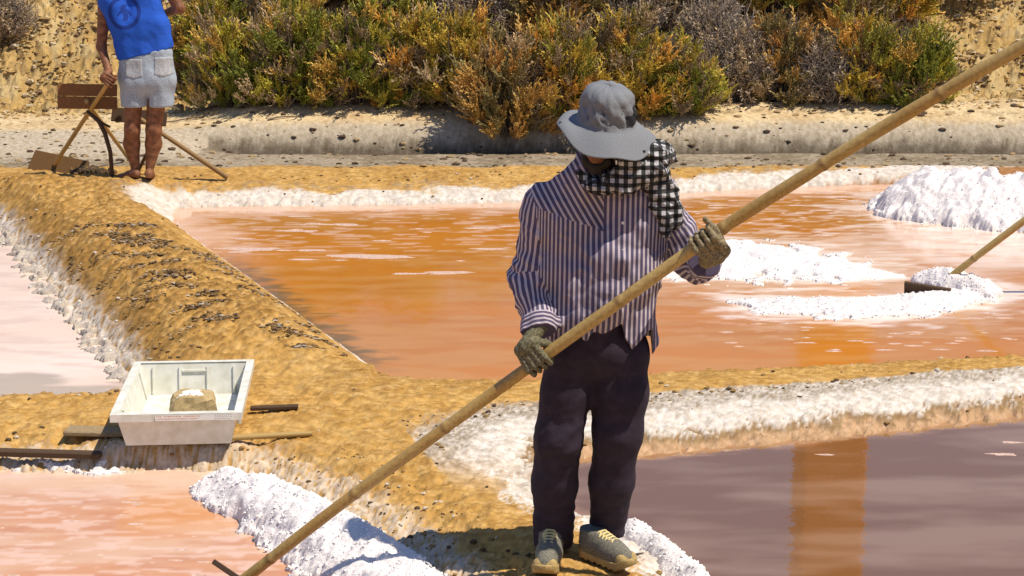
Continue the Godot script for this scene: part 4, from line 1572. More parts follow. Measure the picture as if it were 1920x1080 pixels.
# a head with its own axes: y up, z to the front, about 0.23 high, origin between the ears
func head_net() -> Array:
	var b := Blob.new(0.022)
	b.add(Vector3(0, 0.045, -0.022), Vector3(0, 0.05, 0.012), 0.079, 0.074)
	b.add(Vector3(0, -0.01, 0.03), Vector3(0, -0.075, 0.058), 0.062, 0.036)
	b.add(Vector3(-0.04, -0.03, 0.0), Vector3(-0.018, -0.085, 0.055), 0.034, 0.022)
	b.add(Vector3(0.04, -0.03, 0.0), Vector3(0.018, -0.085, 0.055), 0.034, 0.022)
	b.add(Vector3(-0.035, 0.035, 0.072), Vector3(0.035, 0.035, 0.072), 0.016, 0.016)
	b.add(Vector3(-0.04, -0.002, 0.062), Vector3(-0.03, -0.012, 0.068), 0.018, 0.016)
	b.add(Vector3(0.04, -0.002, 0.062), Vector3(0.03, -0.012, 0.068), 0.018, 0.016)
	var c := Blob.new(0.008)
	c.add(Vector3(0, 0.026, 0.088), Vector3(0, -0.012, 0.112), 0.009, 0.012)
	c.add(Vector3(-0.012, -0.016, 0.098), Vector3(0.012, -0.016, 0.098), 0.009, 0.009)
	c.add(Vector3(-0.018, -0.042, 0.090), Vector3(0.018, -0.042, 0.090), 0.007, 0.007)
	c.add(Vector3(-0.015, -0.053, 0.089), Vector3(0.015, -0.053, 0.089), 0.007, 0.007)
	for s in [-1.0, 1.0]:
		c.add(Vector3(0.078 * s, 0.025, -0.012), Vector3(0.073 * s, -0.022, -0.002), 0.012, 0.008)
	var f := func(p: Vector3) -> float:
		var m := b.d(p)
		var e := c.d(p)
		var h := maxf(0.012 - absf(m - e), 0.0)
		var v := minf(m, e) - h * h / 0.048
		var eye := Vector3(absf(p.x) - 0.031, p.y - 0.012, p.z - 0.082).length() - 0.014
		return maxf(v, -eye)
	return net(f, Vector3(-0.105, -0.125, -0.12), Vector3(0.105, 0.14, 0.14), 0.0035)

# a gloved or bare hand closed on a pole. axis runs from the little finger to the index finger
func hand_net(pole: Vector3, axis: Vector3, wrist: Vector3, out: Vector3, pole_r: float, thumb := [], scale_ := 1.0) -> Array:
	axis = axis.normalized()
	var e2 := -(wrist - pole)
	e2 = (e2 - axis * e2.dot(axis)).normalized()
	var e1 := axis.cross(e2)
	if e1.dot(out) < 0.0:
		e1 = -e1
	var b := Blob.new(0.005)
	var fr := 0.0088 * scale_
	var lens := [0.86, 0.98, 1.05, 1.0]
	var palm_w := pole + e1 * (pole_r + 0.020 * scale_) - e2 * 0.050 * scale_
	for i in 4:
		var s := (i - 1.5) * 0.0235 * scale_
		var prev := Vector3.ZERO
		var reach: float = 205.0 * lens[i]
		var stops := [32.0, 92.0, 150.0, reach]
		for k in 4:
			var an := deg_to_rad(stops[k])
			var rr := pole_r + fr * (1.35 if k == 0 else (1.25 if k == 1 else 0.95))
			var q: Vector3 = pole + axis * (s + 0.004 * k * (1.5 - i) * 0.2) + (e1 * cos(an) + e2 * sin(an)) * rr
			if k > 0:
				b.add(prev, q, fr * (1.12 - 0.07 * k), fr * (1.06 - 0.07 * k))
			else:
				b.add(palm_w + axis * s * 0.75, q, fr * 1.45, fr * 1.3)
			prev = q
	b.add(palm_w - axis * 0.02 * scale_, palm_w + axis * 0.02 * scale_, 0.021 * scale_, 0.021 * scale_)
	b.add(palm_w, wrist, 0.026 * scale_, 0.027 * scale_)
	var tb := palm_w + axis * 0.030 * scale_
	if thumb.size() > 0:
		b.chain([tb] + thumb, [0.018 * scale_, 0.0145 * scale_, 0.012 * scale_, 0.0085 * scale_])
	else:
		b.chain([tb, pole + axis * 0.055 * scale_ + (e1 * 0.35 - e2 * 0.95).normalized() * (pole_r + 0.012), pole + axis * 0.058 * scale_ + (-e1 * 0.7 - e2 * 0.75).normalized() * (pole_r + 0.010), pole + axis * 0.050 * scale_ + (-e1 - e2 * 0.05).normalized() * (pole_r + 0.009)], [0.016 * scale_, 0.0135 * scale_, 0.0115 * scale_, 0.0095 * scale_])
	var bb := b.bounds(0.012)
	return net(func(p: Vector3) -> float: return b.d(p) + 0.0012 * n_hi.get_noise_3d(p.x * 1.2, p.y * 1.2, p.z * 1.2), bb[0], bb[1], 0.003)

func net_mesh(l: Array) -> ArrayMesh:
	return arrays(l[0], l[1], l[2])

func build_worker():
	var base := Vector3(at(1085, 1050, ZM).x, gh(at(1085, 1050, ZM).x, ZM), ZM)
	var o := thing("person", "worker in a striped shirt, dark trousers and grey sun hat holding a bamboo rake", "person", base)
	var J := func(px: float, py: float, oz: float) -> Vector3: return at(px, py, ZM + oz) - base
	# ---- head and neck (the body under the clothes)
	var fwd := Vector3(-0.22, -0.27, 0.92).normalized()
	var side := Vector3.UP.cross(fwd).normalized()
	var hx := Transform3D(Basis(side, fwd.cross(side), fwd).scaled(Vector3.ONE * 0.92), J.call(1124, 256, 0.075))
	var body := Blob.new(0.03)
	body.add(hx * Vector3(0, -0.02, -0.03), J.call(1130, 345, -0.03), 0.052, 0.045)
	body.add(J.call(1130, 370, -0.02), J.call(1122, 610, 0.0), 0.06, 0.08)
	body.add(J.call(1030, 375, 0.0), J.call(1225, 362, 0.0), 0.045, 0.045)
	body.chain([J.call(1012, 392, 0.0), J.call(1000, 510, 0.0), J.call(1012, 610, 0.165)], [0.042, 0.036, 0.026])
	body.chain([J.call(1240, 375, 0.0), J.call(1300, 492, -0.02), J.call(1320, 484, 0.19)], [0.042, 0.036, 0.026])
	for l in [[[1075, 640, 0.0], [1050, 815, 0.04], [1038, 1010, -0.08]], [[1160, 640, 0.0], [1157, 810, 0.02], [1134, 990, -0.08]]]:
		body.chain([J.call(l[0][0], l[0][1], l[0][2]), J.call(l[1][0], l[1][1], l[1][2]), J.call(l[2][0], l[2][1], l[2][2])], [0.075, 0.055, 0.04])
	var bb := body.bounds(0.02)
	put("body", joined([net(body.d, bb[0], bb[1], 0.012), turned(head_net(), hx)]), M.skin, o)
	for s in [-1.0, 1.0]:
		var sm := SphereMesh.new()
		sm.radius = 0.0115
		sm.height = 0.023
		put("eye", sm, mat(Color(0.5, 0.45, 0.4), 0.2), o, hx * Vector3(0.031 * s, 0.012, 0.078))
	var bd := Blob.new(0.02)
	bd.chain([Vector3(-0.062, -0.03, 0.02), Vector3(-0.035, -0.075, 0.062), Vector3(0, -0.092, 0.082), Vector3(0.035, -0.075, 0.062), Vector3(0.062, -0.03, 0.02)], [0.016, 0.02, 0.022, 0.02, 0.016])
	bb = bd.bounds(0.01)
	put("beard", net_mesh(turned(net(func(p: Vector3) -> float: return bd.d(p) + 0.003 * n_hi.get_noise_3dv(p * 1.5), bb[0], bb[1], 0.005), hx)), M.hair, o)
	# ---- trousers
	var tr := Blob.new(0.035)
	tr.chain([J.call(1112, 585, 0.0), J.call(1118, 640, 0.0)], [0.12, 0.125])
	tr.add(J.call(1078, 655, 0.01), J.call(1160, 655, 0.0), 0.105, 0.105)
	tr.chain([J.call(1072, 670, 0.01), J.call(1061, 735, 0.025), J.call(1047, 820, 0.035), J.call(1039, 905, -0.01), J.call(1037, 1030, -0.085)], [0.100, 0.087, 0.083, 0.079, 0.072])
	tr.chain([J.call(1160, 670, 0.0), J.call(1163, 735, 0.015), J.call(1158, 812, 0.020), J.call(1148, 900, -0.02), J.call(1137, 1010, -0.09)], [0.102, 0.095, 0.086, 0.078, 0.063])
	var hem_l: float = J.call(1037, 1022, -0.07).y
	var hem_r: float = J.call(1134, 1002, -0.08).y
	var mid_x: float = J.call(1096, 900, 0.0).x
	var knee: Vector3 = J.call(1049, 830, 0.055)
	var f_tr := func(p: Vector3) -> float:
		var v := tr.d(p)
		if v > 0.06:
			return v
		var low := smoothstep(0.30, 0.10, p.y - 0.05)
		var kn := exp(-(p - knee).length_squared() / 0.016)
		v += (0.001 + 0.007 * kn) * n_mid.get_noise_3d(p.x * 1.6 + p.y * 0.7, p.y * 2.0 - p.x * 1.2, p.z * 1.2)
		v += low * 0.005 * n_mid.get_noise_3d(p.x * 0.8, p.y * 4.2 + p.x * 1.5, p.z * 0.8)
		v += 0.005 * n_lo.get_noise_3d(p.x * 4.0, p.y * 1.6, p.z * 4.0)
		v -= 0.008 * crease(p.x * 0.55 + p.y * 0.35, p.y * 0.75 - p.x * 0.45, p.z * 0.4) * (0.15 + kn + 0.5 * low)
		return maxf(v, (hem_l if p.x < mid_x else hem_r) - p.y)
	bb = tr.bounds(0.03)
	put("trousers", net_mesh(net(f_tr, bb[0], bb[1], 0.008)), M.trousers, o)
	# ---- shirt
	build_shirt(o, J)
	# ---- scarf
	var sc := Blob.new(0.014)
	sc.chain([J.call(1092, 330, 0.08), J.call(1118, 350, 0.12), J.call(1172, 342, 0.145), J.call(1222, 318, 0.12), J.call(1240, 290, 0.03), J.call(1200, 272, -0.05), J.call(1120, 280, -0.05), J.call(1092, 318, 0.0), J.call(1092, 330, 0.08)], [0.020, 0.026, 0.040, 0.046, 0.046, 0.045, 0.04, 0.026, 0.020])
	sc.chain([J.call(1160, 322, 0.14), J.call(1185, 305, 0.15), J.call(1222, 292, 0.11), J.call(1240, 290, 0.05)], [0.024, 0.032, 0.040, 0.036])
	sc.chain([J.call(1232, 325, 0.09), J.call(1250, 365, 0.075), J.call(1262, 415, 0.055)], [0.042, 0.042, 0.034])
	sc.chain([J.call(1218, 335, 0.11), J.call(1240, 385, 0.105), J.call(1250, 435, 0.095)], [0.03, 0.028, 0.02])
	bb = sc.bounds(0.02)
	var f_sc := func(p: Vector3) -> float:
		var v := sc.d(p)
		if v > 0.05:
			return v
		v -= 0.010 * crease(p.x * 0.5, p.y * 1.3 + p.x * 0.7, p.z * 0.5)
		return v + 0.013 * n_mid.get_noise_3d(p.x * 0.9, p.y * 3.2 + p.x * 1.6, p.z * 0.9) + 0.004 * n_mid.get_noise_3dv(p * 4.0)
	put("scarf", net_mesh(net(f_sc, bb[0], bb[1], 0.006)), M.scarf, o)
	# ---- hat
	build_hat(o, J)
	# ---- gloves on the pole
	var ax := (at(1340, 438, ZM + 0.32) - at(1000, 682, ZM + 0.20)).normalized()
	var g1 := hand_net(J.call(1008, 676, 0.203), ax, J.call(1012, 612, 0.165), Vector3(-0.2, 0, 1), 0.022, [], 1.08)
	put("glove", net_mesh(g1), M.glove_dark, o)
	var g2 := hand_net(J.call(1322, 450, 0.315), ax, J.call(1325, 488, 0.25), Vector3(0, -0.1, 1), 0.0235, [J.call(1352, 456, 0.345), J.call(1346, 434, 0.335), J.call(1322, 411, 0.33)], 1.08)
	put("glove", net_mesh(g2), M.glove, o)
	# ---- shoes
	for s in [[1036, 1034, 1022, 1088], [1094, 1040, 1190, 1074]]:
		shoe(o, gp(s[0], s[1], base.y) - base, gp(s[2], s[3], base.y) - base, base)

func shoe(o: Node3D, heel: Vector3, toe: Vector3, base: Vector3):
	var dir := (toe - heel)
	dir.y = 0
	var l := dir.length()
	dir = dir.normalized()
	var xf := Transform3D(Basis(dir.cross(Vector3.UP) * -1.0, Vector3.UP, dir), Vector3(heel.x, 0.004, heel.z))
	var up := Blob.new(0.03)
	up.add(Vector3(0, 0.052, 0.035), Vector3(0, 0.048, l * 0.55), 0.040, 0.041)
	up.add(Vector3(0.004, 0.044, l * 0.5), Vector3(-0.004, 0.042, l - 0.055), 0.043, 0.038)
	up.add(Vector3(0, 0.06, 0.045), Vector3(0, 0.10, 0.036), 0.040, 0.042)
	up.add(Vector3(0, 0.088, 0.06), Vector3(0, 0.058, l * 0.66), 0.034, 0.026)
	var bb := up.bounds(0.02)
	var f := func(p: Vector3) -> float:
		var v := up.d(p) + 0.0015 * n_hi.get_noise_3dv(p * 0.9)
		return maxf(maxf(v, 0.020 - p.y), p.y - 0.115)
	var u := put("shoe", net_mesh(net(f, bb[0], bb[1], 0.005)), M.shoe, o)
	u.transform = xf
	var so := Blob.new(0.02)
	so.add(Vector3(0, 0.018, 0.036), Vector3(0, 0.018, l * 0.5), 0.046, 0.042)
	so.add(Vector3(0, 0.018, l * 0.5), Vector3(-0.005, 0.018, l - 0.052), 0.042, 0.051)
	bb = so.bounds(0.02)
	var g := func(p: Vector3) -> float:
		var v := so.d(Vector3(p.x, 0.018, p.z))
		var rise := 0.022 * smoothstep(l - 0.07, l, p.z)
		var top := 0.030 + 0.010 * smoothstep(0.08, 0.0, p.z)
		var tread := 0.003 * signf(sin(p.z * 210.0)) if p.y < 0.01 + rise else 0.0
		return maxf(maxf(v + 0.002 * smoothstep(0.02, 0.0, absf(p.y - 0.018)), p.y - top - rise), rise + tread - p.y)
	var s := put("sole", net_mesh(net(g, bb[0], bb[1], 0.005)), M.sole, u)
	s.position = Vector3.ZERO
	var toe_cap := Blob.new(0.01)
	toe_cap.add(Vector3(-0.026, 0.040, l - 0.042), Vector3(0.018, 0.040, l - 0.040), 0.024, 0.024)
	bb = toe_cap.bounds(0.01)
	put("toe_cap", net_mesh(net(func(p: Vector3) -> float: return maxf(toe_cap.d(p), 0.022 - p.y), bb[0], bb[1], 0.004)), M.sole, u)
	var st := flat_st()
	for k in 5:
		var z := 0.085 + k * (l * 0.62 - 0.085) / 5.0
		var y := 0.121 - (z - 0.06) / (l * 0.66 - 0.06) * 0.034
		for q in [-1.0, 1.0]:
			tube(st, PackedVector3Array([Vector3(-0.027 * q, y - 0.012, z), Vector3(-0.012 * q, y + 0.002, z + 0.006), Vector3(0.012 * q, y + 0.002, z + 0.012), Vector3(0.027 * q, y - 0.014, z + 0.018)]), PackedFloat32Array([0.0035, 0.004, 0.004, 0.0035]), 5)
	put("lace", done(st), M.lace, u)

func build_shirt(o: Node3D, J: Callable):
	var sh := Blob.new(0.045)
	var tor := Blob.new(0.05)
	var tcols := [[[1082, 625, 0.0], [1074, 520, 0.01], [1072, 430, 0.005], [1078, 385, 0.0]], [[1166, 625, 0.0], [1180, 520, 0.01], [1186, 430, 0.005], [1180, 375, 0.0]]]
	for c in tcols:
		var pts := []
		for q in c:
			pts.append(J.call(q[0], q[1], q[2]))
		tor.chain(pts, [0.120, 0.112, 0.110, 0.098])
		sh.chain(pts, [0.120, 0.112, 0.110, 0.098])
	for t in [sh, tor]:
		t.add(J.call(1135, 560, 0.075), J.call(1140, 480, 0.06), 0.105, 0.10)
		t.add(J.call(1030, 385, 0.0), J.call(1222, 368, 0.0), 0.070, 0.070)
		t.add(J.call(1090, 345, 0.02), J.call(1185, 340, 0.01), 0.060, 0.060)
		t.add(J.call(1088, 325, 0.045), J.call(1092, 296, 0.02), 0.036, 0.026)
	var arm1 := [J.call(1014, 392, 0.0), J.call(998, 515, 0.0), J.call(1012, 622, 0.165)]
	var arm2 := [J.call(1238, 378, 0.0), J.call(1302, 486, -0.03), J.call(1322, 486, 0.215)]
	sh.chain(arm1, [0.066, 0.066, 0.054])
	sh.chain(arm2, [0.066, 0.064, 0.054])
	var hem := []
	for q in [[960, 600], [1040, 606], [1070, 622], [1102, 642], [1140, 622], [1167, 606], [1170, 632], [1186, 658], [1214, 628], [1300, 600]]:
		hem.append(J.call(q[0], q[1], 0.12))
	var cut1: Vector3 = (arm1[2] - arm1[1]).normalized()
	var cut2: Vector3 = (arm2[2] - arm2[1]).normalized()
	var plac: float = J.call(1168, 500, 0.15).x
	var f := func(p: Vector3) -> float:
		var v := sh.d(p)
		if v > 0.07:
			return v
		var h := -9.0
		for i in hem.size() - 1:
			if p.x >= hem[i].x and p.x < hem[i + 1].x:
				h = lerpf(hem[i].y, hem[i + 1].y, (p.x - hem[i].x) / (hem[i + 1].x - hem[i].x))
		if p.z < 0.02:
			h = J.call(1120, 628, 0.0).y
		v += 0.022 * n_lo.get_noise_3d(p.x * 3.2 + p.y * 1.2, p.y * 2.0 - p.x * 0.8, p.z * 2.6)
		v += 0.010 * n_mid.get_noise_3d(p.x * 0.9 + p.y * 0.5, p.y * 1.1 - p.x * 0.6, p.z * 0.9)
		v -= 0.008 * crease(p.x * 0.50 + p.y * 0.30, p.y * 0.42 - p.x * 0.25, p.z * 0.5)
		v -= 0.004 * crease(p.x * 0.9 - p.y * 0.5 + 7.0, p.y * 0.7 + p.x * 0.3, p.z * 0.7)
		var da1: float = (p - arm1[1]).length()
		v += 0.012 * exp(-da1 * da1 / 0.02) * n_mid.get_noise_3d(p.x * 0.6, p.y * 2.6 + p.x * 1.2, p.z * 0.6)
		var da2: float = (p - arm2[1]).length()
		v += 0.010 * exp(-da2 * da2 / 0.02) * n_mid.get_noise_3d(p.x * 1.6, p.y * 1.6 - p.x, p.z * 1.0)
		if p.z > 0.05:
			v -= 0.0035 * (1.0 - smoothstep(0.014, 0.019, absf(p.x - plac - 0.012 * sin(p.y * 7.0))))
		var c1: float = (p - arm1[2]).dot(cut1)
		var c2: float = (p - arm2[2]).dot(cut2)
		if (p - arm1[2]).length() < 0.16:
			v -= 0.004 * (1.0 - smoothstep(0.050, 0.056, -c1))
			v = maxf(v, c1)
		elif (p - arm2[2]).length() < 0.13:
			v -= 0.004 * (1.0 - smoothstep(0.050, 0.056, -c2))
			v = maxf(v, c2)
		elif p.x > hem[1].x - 0.06 and p.x < hem[8].x + 0.02:
			v = maxf(v, h - p.y)
		return v
	var bb := sh.bounds(0.035)
	var l := net(f, bb[0], bb[1], 0.0065)
	# the stripes: round the trunk, round each sleeve, and along the cuffs
	var V: PackedVector3Array = l[0]
	var N: PackedVector3Array = l[1]
	var I: PackedInt32Array = l[2]
	var ov := PackedVector3Array()
	var on := PackedVector3Array()
	var ou := PackedVector2Array()
	var period := 0.0195
	var c_lo: Vector3 = J.call(1124, 620, 0.0)
	var c_hi: Vector3 = J.call(1130, 380, 0.0)
	var segs := [[arm1[0], arm1[1]], [arm1[1], arm1[2]], [arm2[0], arm2[1]], [arm2[1], arm2[2]]]
	var yoke: Vector3 = J.call(1040, 392, 0.0)
	var frames := []
	for s in segs:
		var t: Vector3 = (s[1] - s[0]).normalized()
		var back := Vector3(0, 0, -1)
		if absf(t.z) > 0.8:
			back = Vector3(-0.6, 0.8, 0)
		var e1 := (back - t * back.dot(t)).normalized()
		frames.append([t, e1, t.cross(e1)])
	for t in range(0, I.size(), 3):
		var m := (V[I[t]] + V[I[t + 1]] + V[I[t + 2]]) / 3.0
		var best := tor.d(m) - 0.004
		var part := -1
		for s in 4:
			var a: Vector3 = segs[s][0]
			var ab: Vector3 = segs[s][1] - a
			var q := clampf((m - a).dot(ab) / ab.length_squared(), 0.0, 1.0)
			var dd := (m - a - ab * q).length() - lerpf(0.066, 0.056, q if s % 2 == 1 else 0.0)
			if dd < best:
				best = dd
				part = s
		var first := 0.0
		for k in 3:
			var p := V[I[t + k]]
			var u := 0.0
			var w := 0.0
			if part < 0:
				var c := c_lo.lerp(c_hi, clampf((p.y - c_lo.y) / (c_hi.y - c_lo.y), 0.0, 1.2))
				u = asin(clampf((p.x - c.x) / 0.255, -1.0, 1.0))
				if m.z < 0.0:
					u = PI - u
				u = u * 0.255 / period
				if m.z > 0.0 and m.y > yoke.y - 0.35 * (m.x - yoke.x) and m.x < yoke.x + 0.17:
					u = (p.x * 0.86 + p.y * 0.5) / period
				w = p.y / period
			else:
				var fr: Array = frames[part]
				var a2: Vector3 = segs[part][0]
				var q2 := p - a2
				var along := q2.dot(fr[0])
				u = atan2(q2.dot(fr[2]), -q2.dot(fr[1]))
				if k > 0 and absf(u - first) > PI:
					u += TAU * signf(first - u)
				if k == 0:
					first = u
				u = u * 0.064 / period
				w = along / period
				if part % 2 == 1 and (segs[part][1] - a2).length() - (m - a2).dot(fr[0]) < 0.056:
					var kk := u
					u = w * 1.25
					w = kk
			ov.append(p)
			on.append(N[I[t + k]])
			ou.append(Vector2(u, w))
	put("shirt", arrays(ov, on, PackedInt32Array(), null, ou), M.shirt, o)
	for y in [372, 418, 470, 522, 574]:
		var bt := CylinderMesh.new()
		bt.top_radius = 0.0055
		bt.bottom_radius = 0.0055
		bt.height = 0.003
		bt.radial_segments = 12
		var p: Vector3 = J.call(1168, y, 0.3)
		for i in 60:
			if f.call(p) < 0.001:
				break
			p = p + (Vector3(0, CAM_H, 0) - (p + o.position)).normalized() * -0.005
		var b := put("button", bt, mat(Color(0.75, 0.72, 0.7), 0.4), o, p)
		b.rotation.x = PI / 2

func build_hat(o: Node3D, J: Callable):
	var xf := Transform3D(Basis(Vector3(0, 0, 1), -0.08) * Basis(Vector3.RIGHT, 0.17), J.call(1136, 226, 0.075))
	var prof := [[0.0, 0.128], [0.022, 0.128], [0.045, 0.127], [0.064, 0.122], [0.079, 0.112], [0.089, 0.098], [0.093, 0.088], [0.095, 0.078], [0.097, 0.067], [0.099, 0.055], [0.1005, 0.043], [0.102, 0.030], [0.103, 0.019], [0.104, 0.008], [0.107, -0.002], [0.118, -0.008], [0.132, -0.015], [0.146, -0.023], [0.160, -0.032], [0.172, -0.041], [0.181, -0.049], [0.184, -0.052], [0.181, -0.055], [0.165, -0.042], [0.14, -0.026], [0.112, -0.011], [0.098, -0.003], [0.094, 0.02]]
	var pt := func(i: int, th: float, lift: float) -> Vector3:
		var r: float = prof[i][0]
		var h: float = prof[i][1]
		var brim := smoothstep(0.105, 0.185, r)
		var s := sin(th)
		var c := cos(th)
		var crown := 1.0 - smoothstep(0.10, 0.11, r)
		var band := smoothstep(0.09, 0.05, h) * smoothstep(-0.01, 0.02, h)
		var wr := (0.004 + 0.011 * band) * n_mid.get_noise_3d(s * 0.16, h * 3.0 + s * 0.2, c * 0.16) + 0.007 * n_mid.get_noise_3d(s * 0.35, h * 0.6, c * 0.35) - 0.010 * crease(s * 0.12 + h * 1.5, h * 2.4 - s * 0.16, c * 0.14 + 3.0) * (0.4 + band)
		r += crown * (wr + lift) * smoothstep(0.0, 0.06, r)
		h += crown * wr * 1.2 * smoothstep(0.11, 0.06, r) * 0.5 + (lift if r < 0.06 else 0.0)
		h += brim * (0.034 * pow(maxf(0.0, -s), 1.2) - 0.022 * maxf(0.0, c) - 0.018 * pow(maxf(0.0, s * 0.75 + c * 0.5), 2.0) + 0.010 * maxf(0.0, s) + 0.010 * sin(th * 5.0 + 0.8))
		r += 0.0022 * smoothstep(0.032, 0.028, h) * crown * smoothstep(0.095, 0.10, r)
		r *= 1.0 - 0.05 * brim * pow(maxf(0.0, -s), 2.0)
		return xf * Vector3(s * r * 0.97, h, c * r * 1.06)
	var seg := 72
	var st := flat_st()
	st.set_smooth_group(0)
	for i in prof.size() - 1:
		for k in seg:
			var a: Vector3 = pt.call(i, TAU * k / seg, 0.0)
			var b: Vector3 = pt.call(i, TAU * (k + 1) / seg, 0.0)
			var c: Vector3 = pt.call(i + 1, TAU * (k + 1) / seg, 0.0)
			var d: Vector3 = pt.call(i + 1, TAU * k / seg, 0.0)
			if i > 0:
				for q in [a, b, c]:
					st.add_vertex(q)
			for q in [a, c, d]:
				st.add_vertex(q)
	var hat := put("sun_hat", done(st), M.hat, o)
	# dark mesh vent on the side of the crown
	st = flat_st()
	st.set_smooth_group(0)
	for i in [8, 9, 10, 11, 12]:
		for k in 10:
			var t0 := 0.72 + 0.085 * k
			var t1 := t0 + 0.085
			var w0: float = 0.0025
			if i <= 9 and k < 4:
				continue
			for q in [pt.call(i, t0, w0), pt.call(i, t1, w0), pt.call(i + 1, t1, w0), pt.call(i, t0, w0), pt.call(i + 1, t1, w0), pt.call(i + 1, t0, w0)]:
				st.add_vertex(q)
	put("vent", done(st), M.hat_dark, hat)
	for e in [[0.95, 19], [-1.45, 19]]:
		var sm := SphereMesh.new()
		sm.radius = 0.006
		sm.height = 0.004
		put("eyelet", sm, M.hat_dark, hat, pt.call(e[1], e[0], 0.0) + Vector3(0, 0.002, 0.002))

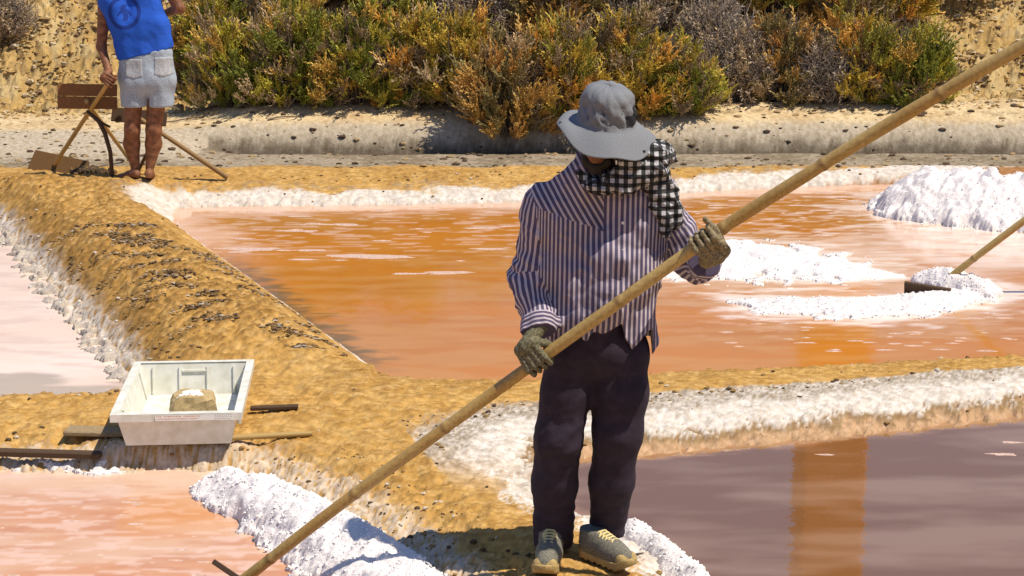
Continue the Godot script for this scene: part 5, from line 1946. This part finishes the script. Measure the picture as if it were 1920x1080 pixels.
func build_helper_man():
	var zb: float = on_ground(268, 337).z
	var base := Vector3(at(268, 335, zb).x, 0, zb)
	base.y = gh(base.x, base.z)
	var o := thing("person", "barefoot man seen from behind in a blue sleeveless top and pale denim shorts", "person", base)
	var drop := base.y - at(268, 337, zb).y
	var J := func(px: float, py: float, oz: float) -> Vector3: return at(px, py, zb + oz) - base + Vector3(0, drop * clampf((py - 150.0) / 187.0, 0.0, 1.0), 0)
	var b := Blob.new(0.022)
	b.chain([J.call(252, 140, 0.0), J.call(248, 245, 0.03), J.call(247, 272, -0.02), J.call(254, 318, -0.01)], [0.085, 0.058, 0.062, 0.033])
	b.chain([J.call(298, 140, 0.0), J.call(288, 245, 0.03), J.call(288, 272, -0.02), J.call(281, 318, -0.01)], [0.085, 0.058, 0.062, 0.033])
	b.chain([J.call(256, 329, 0.03), J.call(243, 331, -0.02), J.call(226, 334, -0.07)], [0.034, 0.030, 0.020])
	b.chain([J.call(279, 329, 0.04), J.call(282, 330, -0.04), J.call(287, 334, -0.14)], [0.034, 0.030, 0.020])
	b.chain([J.call(275, 120, 0.0), J.call(262, 40, -0.04), J.call(250, -30, -0.08), J.call(246, -62, -0.12)], [0.10, 0.09, 0.07, 0.05])
	b.add(J.call(200, 4, -0.06), J.call(298, -34, -0.07), 0.05, 0.05)
	b.chain([J.call(196, 8, -0.05), J.call(190, 88, -0.02), J.call(205, 138, 0.12), J.call(208, 150, 0.13)], [0.050, 0.037, 0.027, 0.030])
	b.chain([J.call(304, -38, -0.06), J.call(336, 16, -0.05), J.call(306, 26, -0.22)], [0.050, 0.040, 0.028])
	for k in 5:
		b.chain([J.call(229 + k, 333 + k * 0.5, -0.075 + k * 0.016), J.call(221 + k * 1.2, 335, -0.085 + k * 0.018)], [0.011, 0.009])
	var bb := b.bounds(0.02)
	var hx := Transform3D(Basis(Vector3.UP, PI) * Basis(Vector3.RIGHT, 0.5), J.call(240, -88, -0.2))
	var ax: Vector3 = (at(213, 140, zb + 0.14) - at(104, 306, zb + 0.2)).normalized()
	var hand := hand_net(J.call(208, 152, 0.140), ax, J.call(205, 134, 0.115), Vector3(-0.3, 0, 1), 0.017)
	put("body", joined([net(b.d, bb[0], bb[1], 0.010), turned(head_net(), hx), hand]), M.skin, o)
	var hr := Blob.new(0.02)
	hr.add(Vector3(0, 0.058, -0.030), Vector3(0, 0.062, 0.005), 0.081, 0.078)
	bb = hr.bounds(0.01)
	put("hair", net_mesh(turned(net(func(p: Vector3) -> float: return maxf(hr.d(p) + 0.004 * n_hi.get_noise_3dv(p), 0.02 - p.y - p.z * -0.5), bb[0], bb[1], 0.006), hx)), M.hair, o)
	# shorts
	var sh := Blob.new(0.04)
	sh.chain([J.call(250, 105, 0.0), J.call(252, 150, 0.01), J.call(252, 215, 0.015)], [0.105, 0.112, 0.102])
	sh.chain([J.call(299, 100, 0.0), J.call(299, 150, 0.01), J.call(300, 215, 0.015)], [0.105, 0.112, 0.100])
	sh.add(J.call(266, 145, 0.03), J.call(286, 145, 0.03), 0.10, 0.10)
	sh.chain([J.call(274, 100, 0.0), J.call(275, 150, 0.02)], [0.118, 0.118])
	var h1: float = J.call(252, 203, 0.1).y
	var w1: Vector3 = J.call(228, 108, 0.1)
	var w2: Vector3 = J.call(326, 88, 0.1)
	var slit: Vector3 = J.call(276, 190, 0.1)
	var f := func(p: Vector3) -> float:
		var v := sh.d(p)
		if v > 0.06:
			return v
		v += 0.012 * n_lo.get_noise_3d(p.x * 4.0, p.y * 2.4, p.z * 4.0) + 0.006 * n_mid.get_noise_3d(p.x * 1.4, p.y * 1.0, p.z)
		v += 0.022 * exp(-pow((p.x - slit.x) / 0.016, 2.0)) * smoothstep(slit.y + 0.12, slit.y, p.y)
		return maxf(maxf(v, h1 - p.y), p.y - lerpf(w1.y, w2.y, (p.x - w1.x) / (w2.x - w1.x)))
	bb = sh.bounds(0.02)
	var shorts := put("shorts", net_mesh(net(f, bb[0], bb[1], 0.009)), M.denim, o)
	for q in [[252, 128], [306, 125]]:
		var c: Vector3 = J.call(q[0], q[1], 0.1)
		var pk := func(p: Vector3) -> float: return maxf(maxf(absf(p.x - c.x) - 0.065, absf(p.y - c.y) - 0.07 + 0.25 * maxf(0.0, absf(p.x - c.x) - 0.02) * (1.0 if p.y < c.y else 0.0)), maxf(f.call(p) - 0.006, 0.03 - p.z))
		put("back_pocket", net_mesh(net(pk, c + Vector3(-0.08, -0.09, -0.09), c + Vector3(0.08, 0.09, 0.10), 0.007)), M.denim_pocket, shorts)
	# sleeveless top
	var tp := Blob.new(0.04)
	tp.chain([J.call(254, 118, 0.0), J.call(237, 50, -0.02), J.call(214, 2, -0.05)], [0.122, 0.118, 0.118])
	tp.chain([J.call(299, 108, 0.0), J.call(288, 50, -0.02), J.call(268, -15, -0.05)], [0.114, 0.112, 0.118])
	tp.chain([J.call(276, 112, 0.0), J.call(266, 40, -0.02)], [0.125, 0.125])
	tp.chain([J.call(214, -6, -0.06), J.call(250, -35, -0.08), J.call(284, -32, -0.06)], [0.085, 0.08, 0.085])
	var t1: Vector3 = J.call(225, 114, 0.1)
	var t2: Vector3 = J.call(326, 90, 0.1)
	var ft := func(p: Vector3) -> float:
		var v := tp.d(p)
		if v > 0.06:
			return v
		v += 0.014 * n_lo.get_noise_3d(p.x * 3.0 + p.y, p.y * 2.4, p.z * 3.0) + 0.006 * n_mid.get_noise_3d(p.x * 0.8, p.y * 1.1 + p.x * 0.6, p.z)
		return maxf(v, lerpf(t1.y, t2.y, (p.x - t1.x) / (t2.x - t1.x)) - p.y)
	bb = tp.bounds(0.02)
	var l := net(ft, bb[0], bb[1], 0.009)
	var uv := PackedVector2Array()
	var em: Vector3 = J.call(232, 24, 0.1)
	for p in l[0]:
		uv.append(Vector2(0.5 + (p.x - em.x) / 0.36, 0.5 - (p.y - em.y) / 0.36))
	put("sleeveless_top", arrays(l[0], l[1], l[2], null, uv), M.blue_top, o)
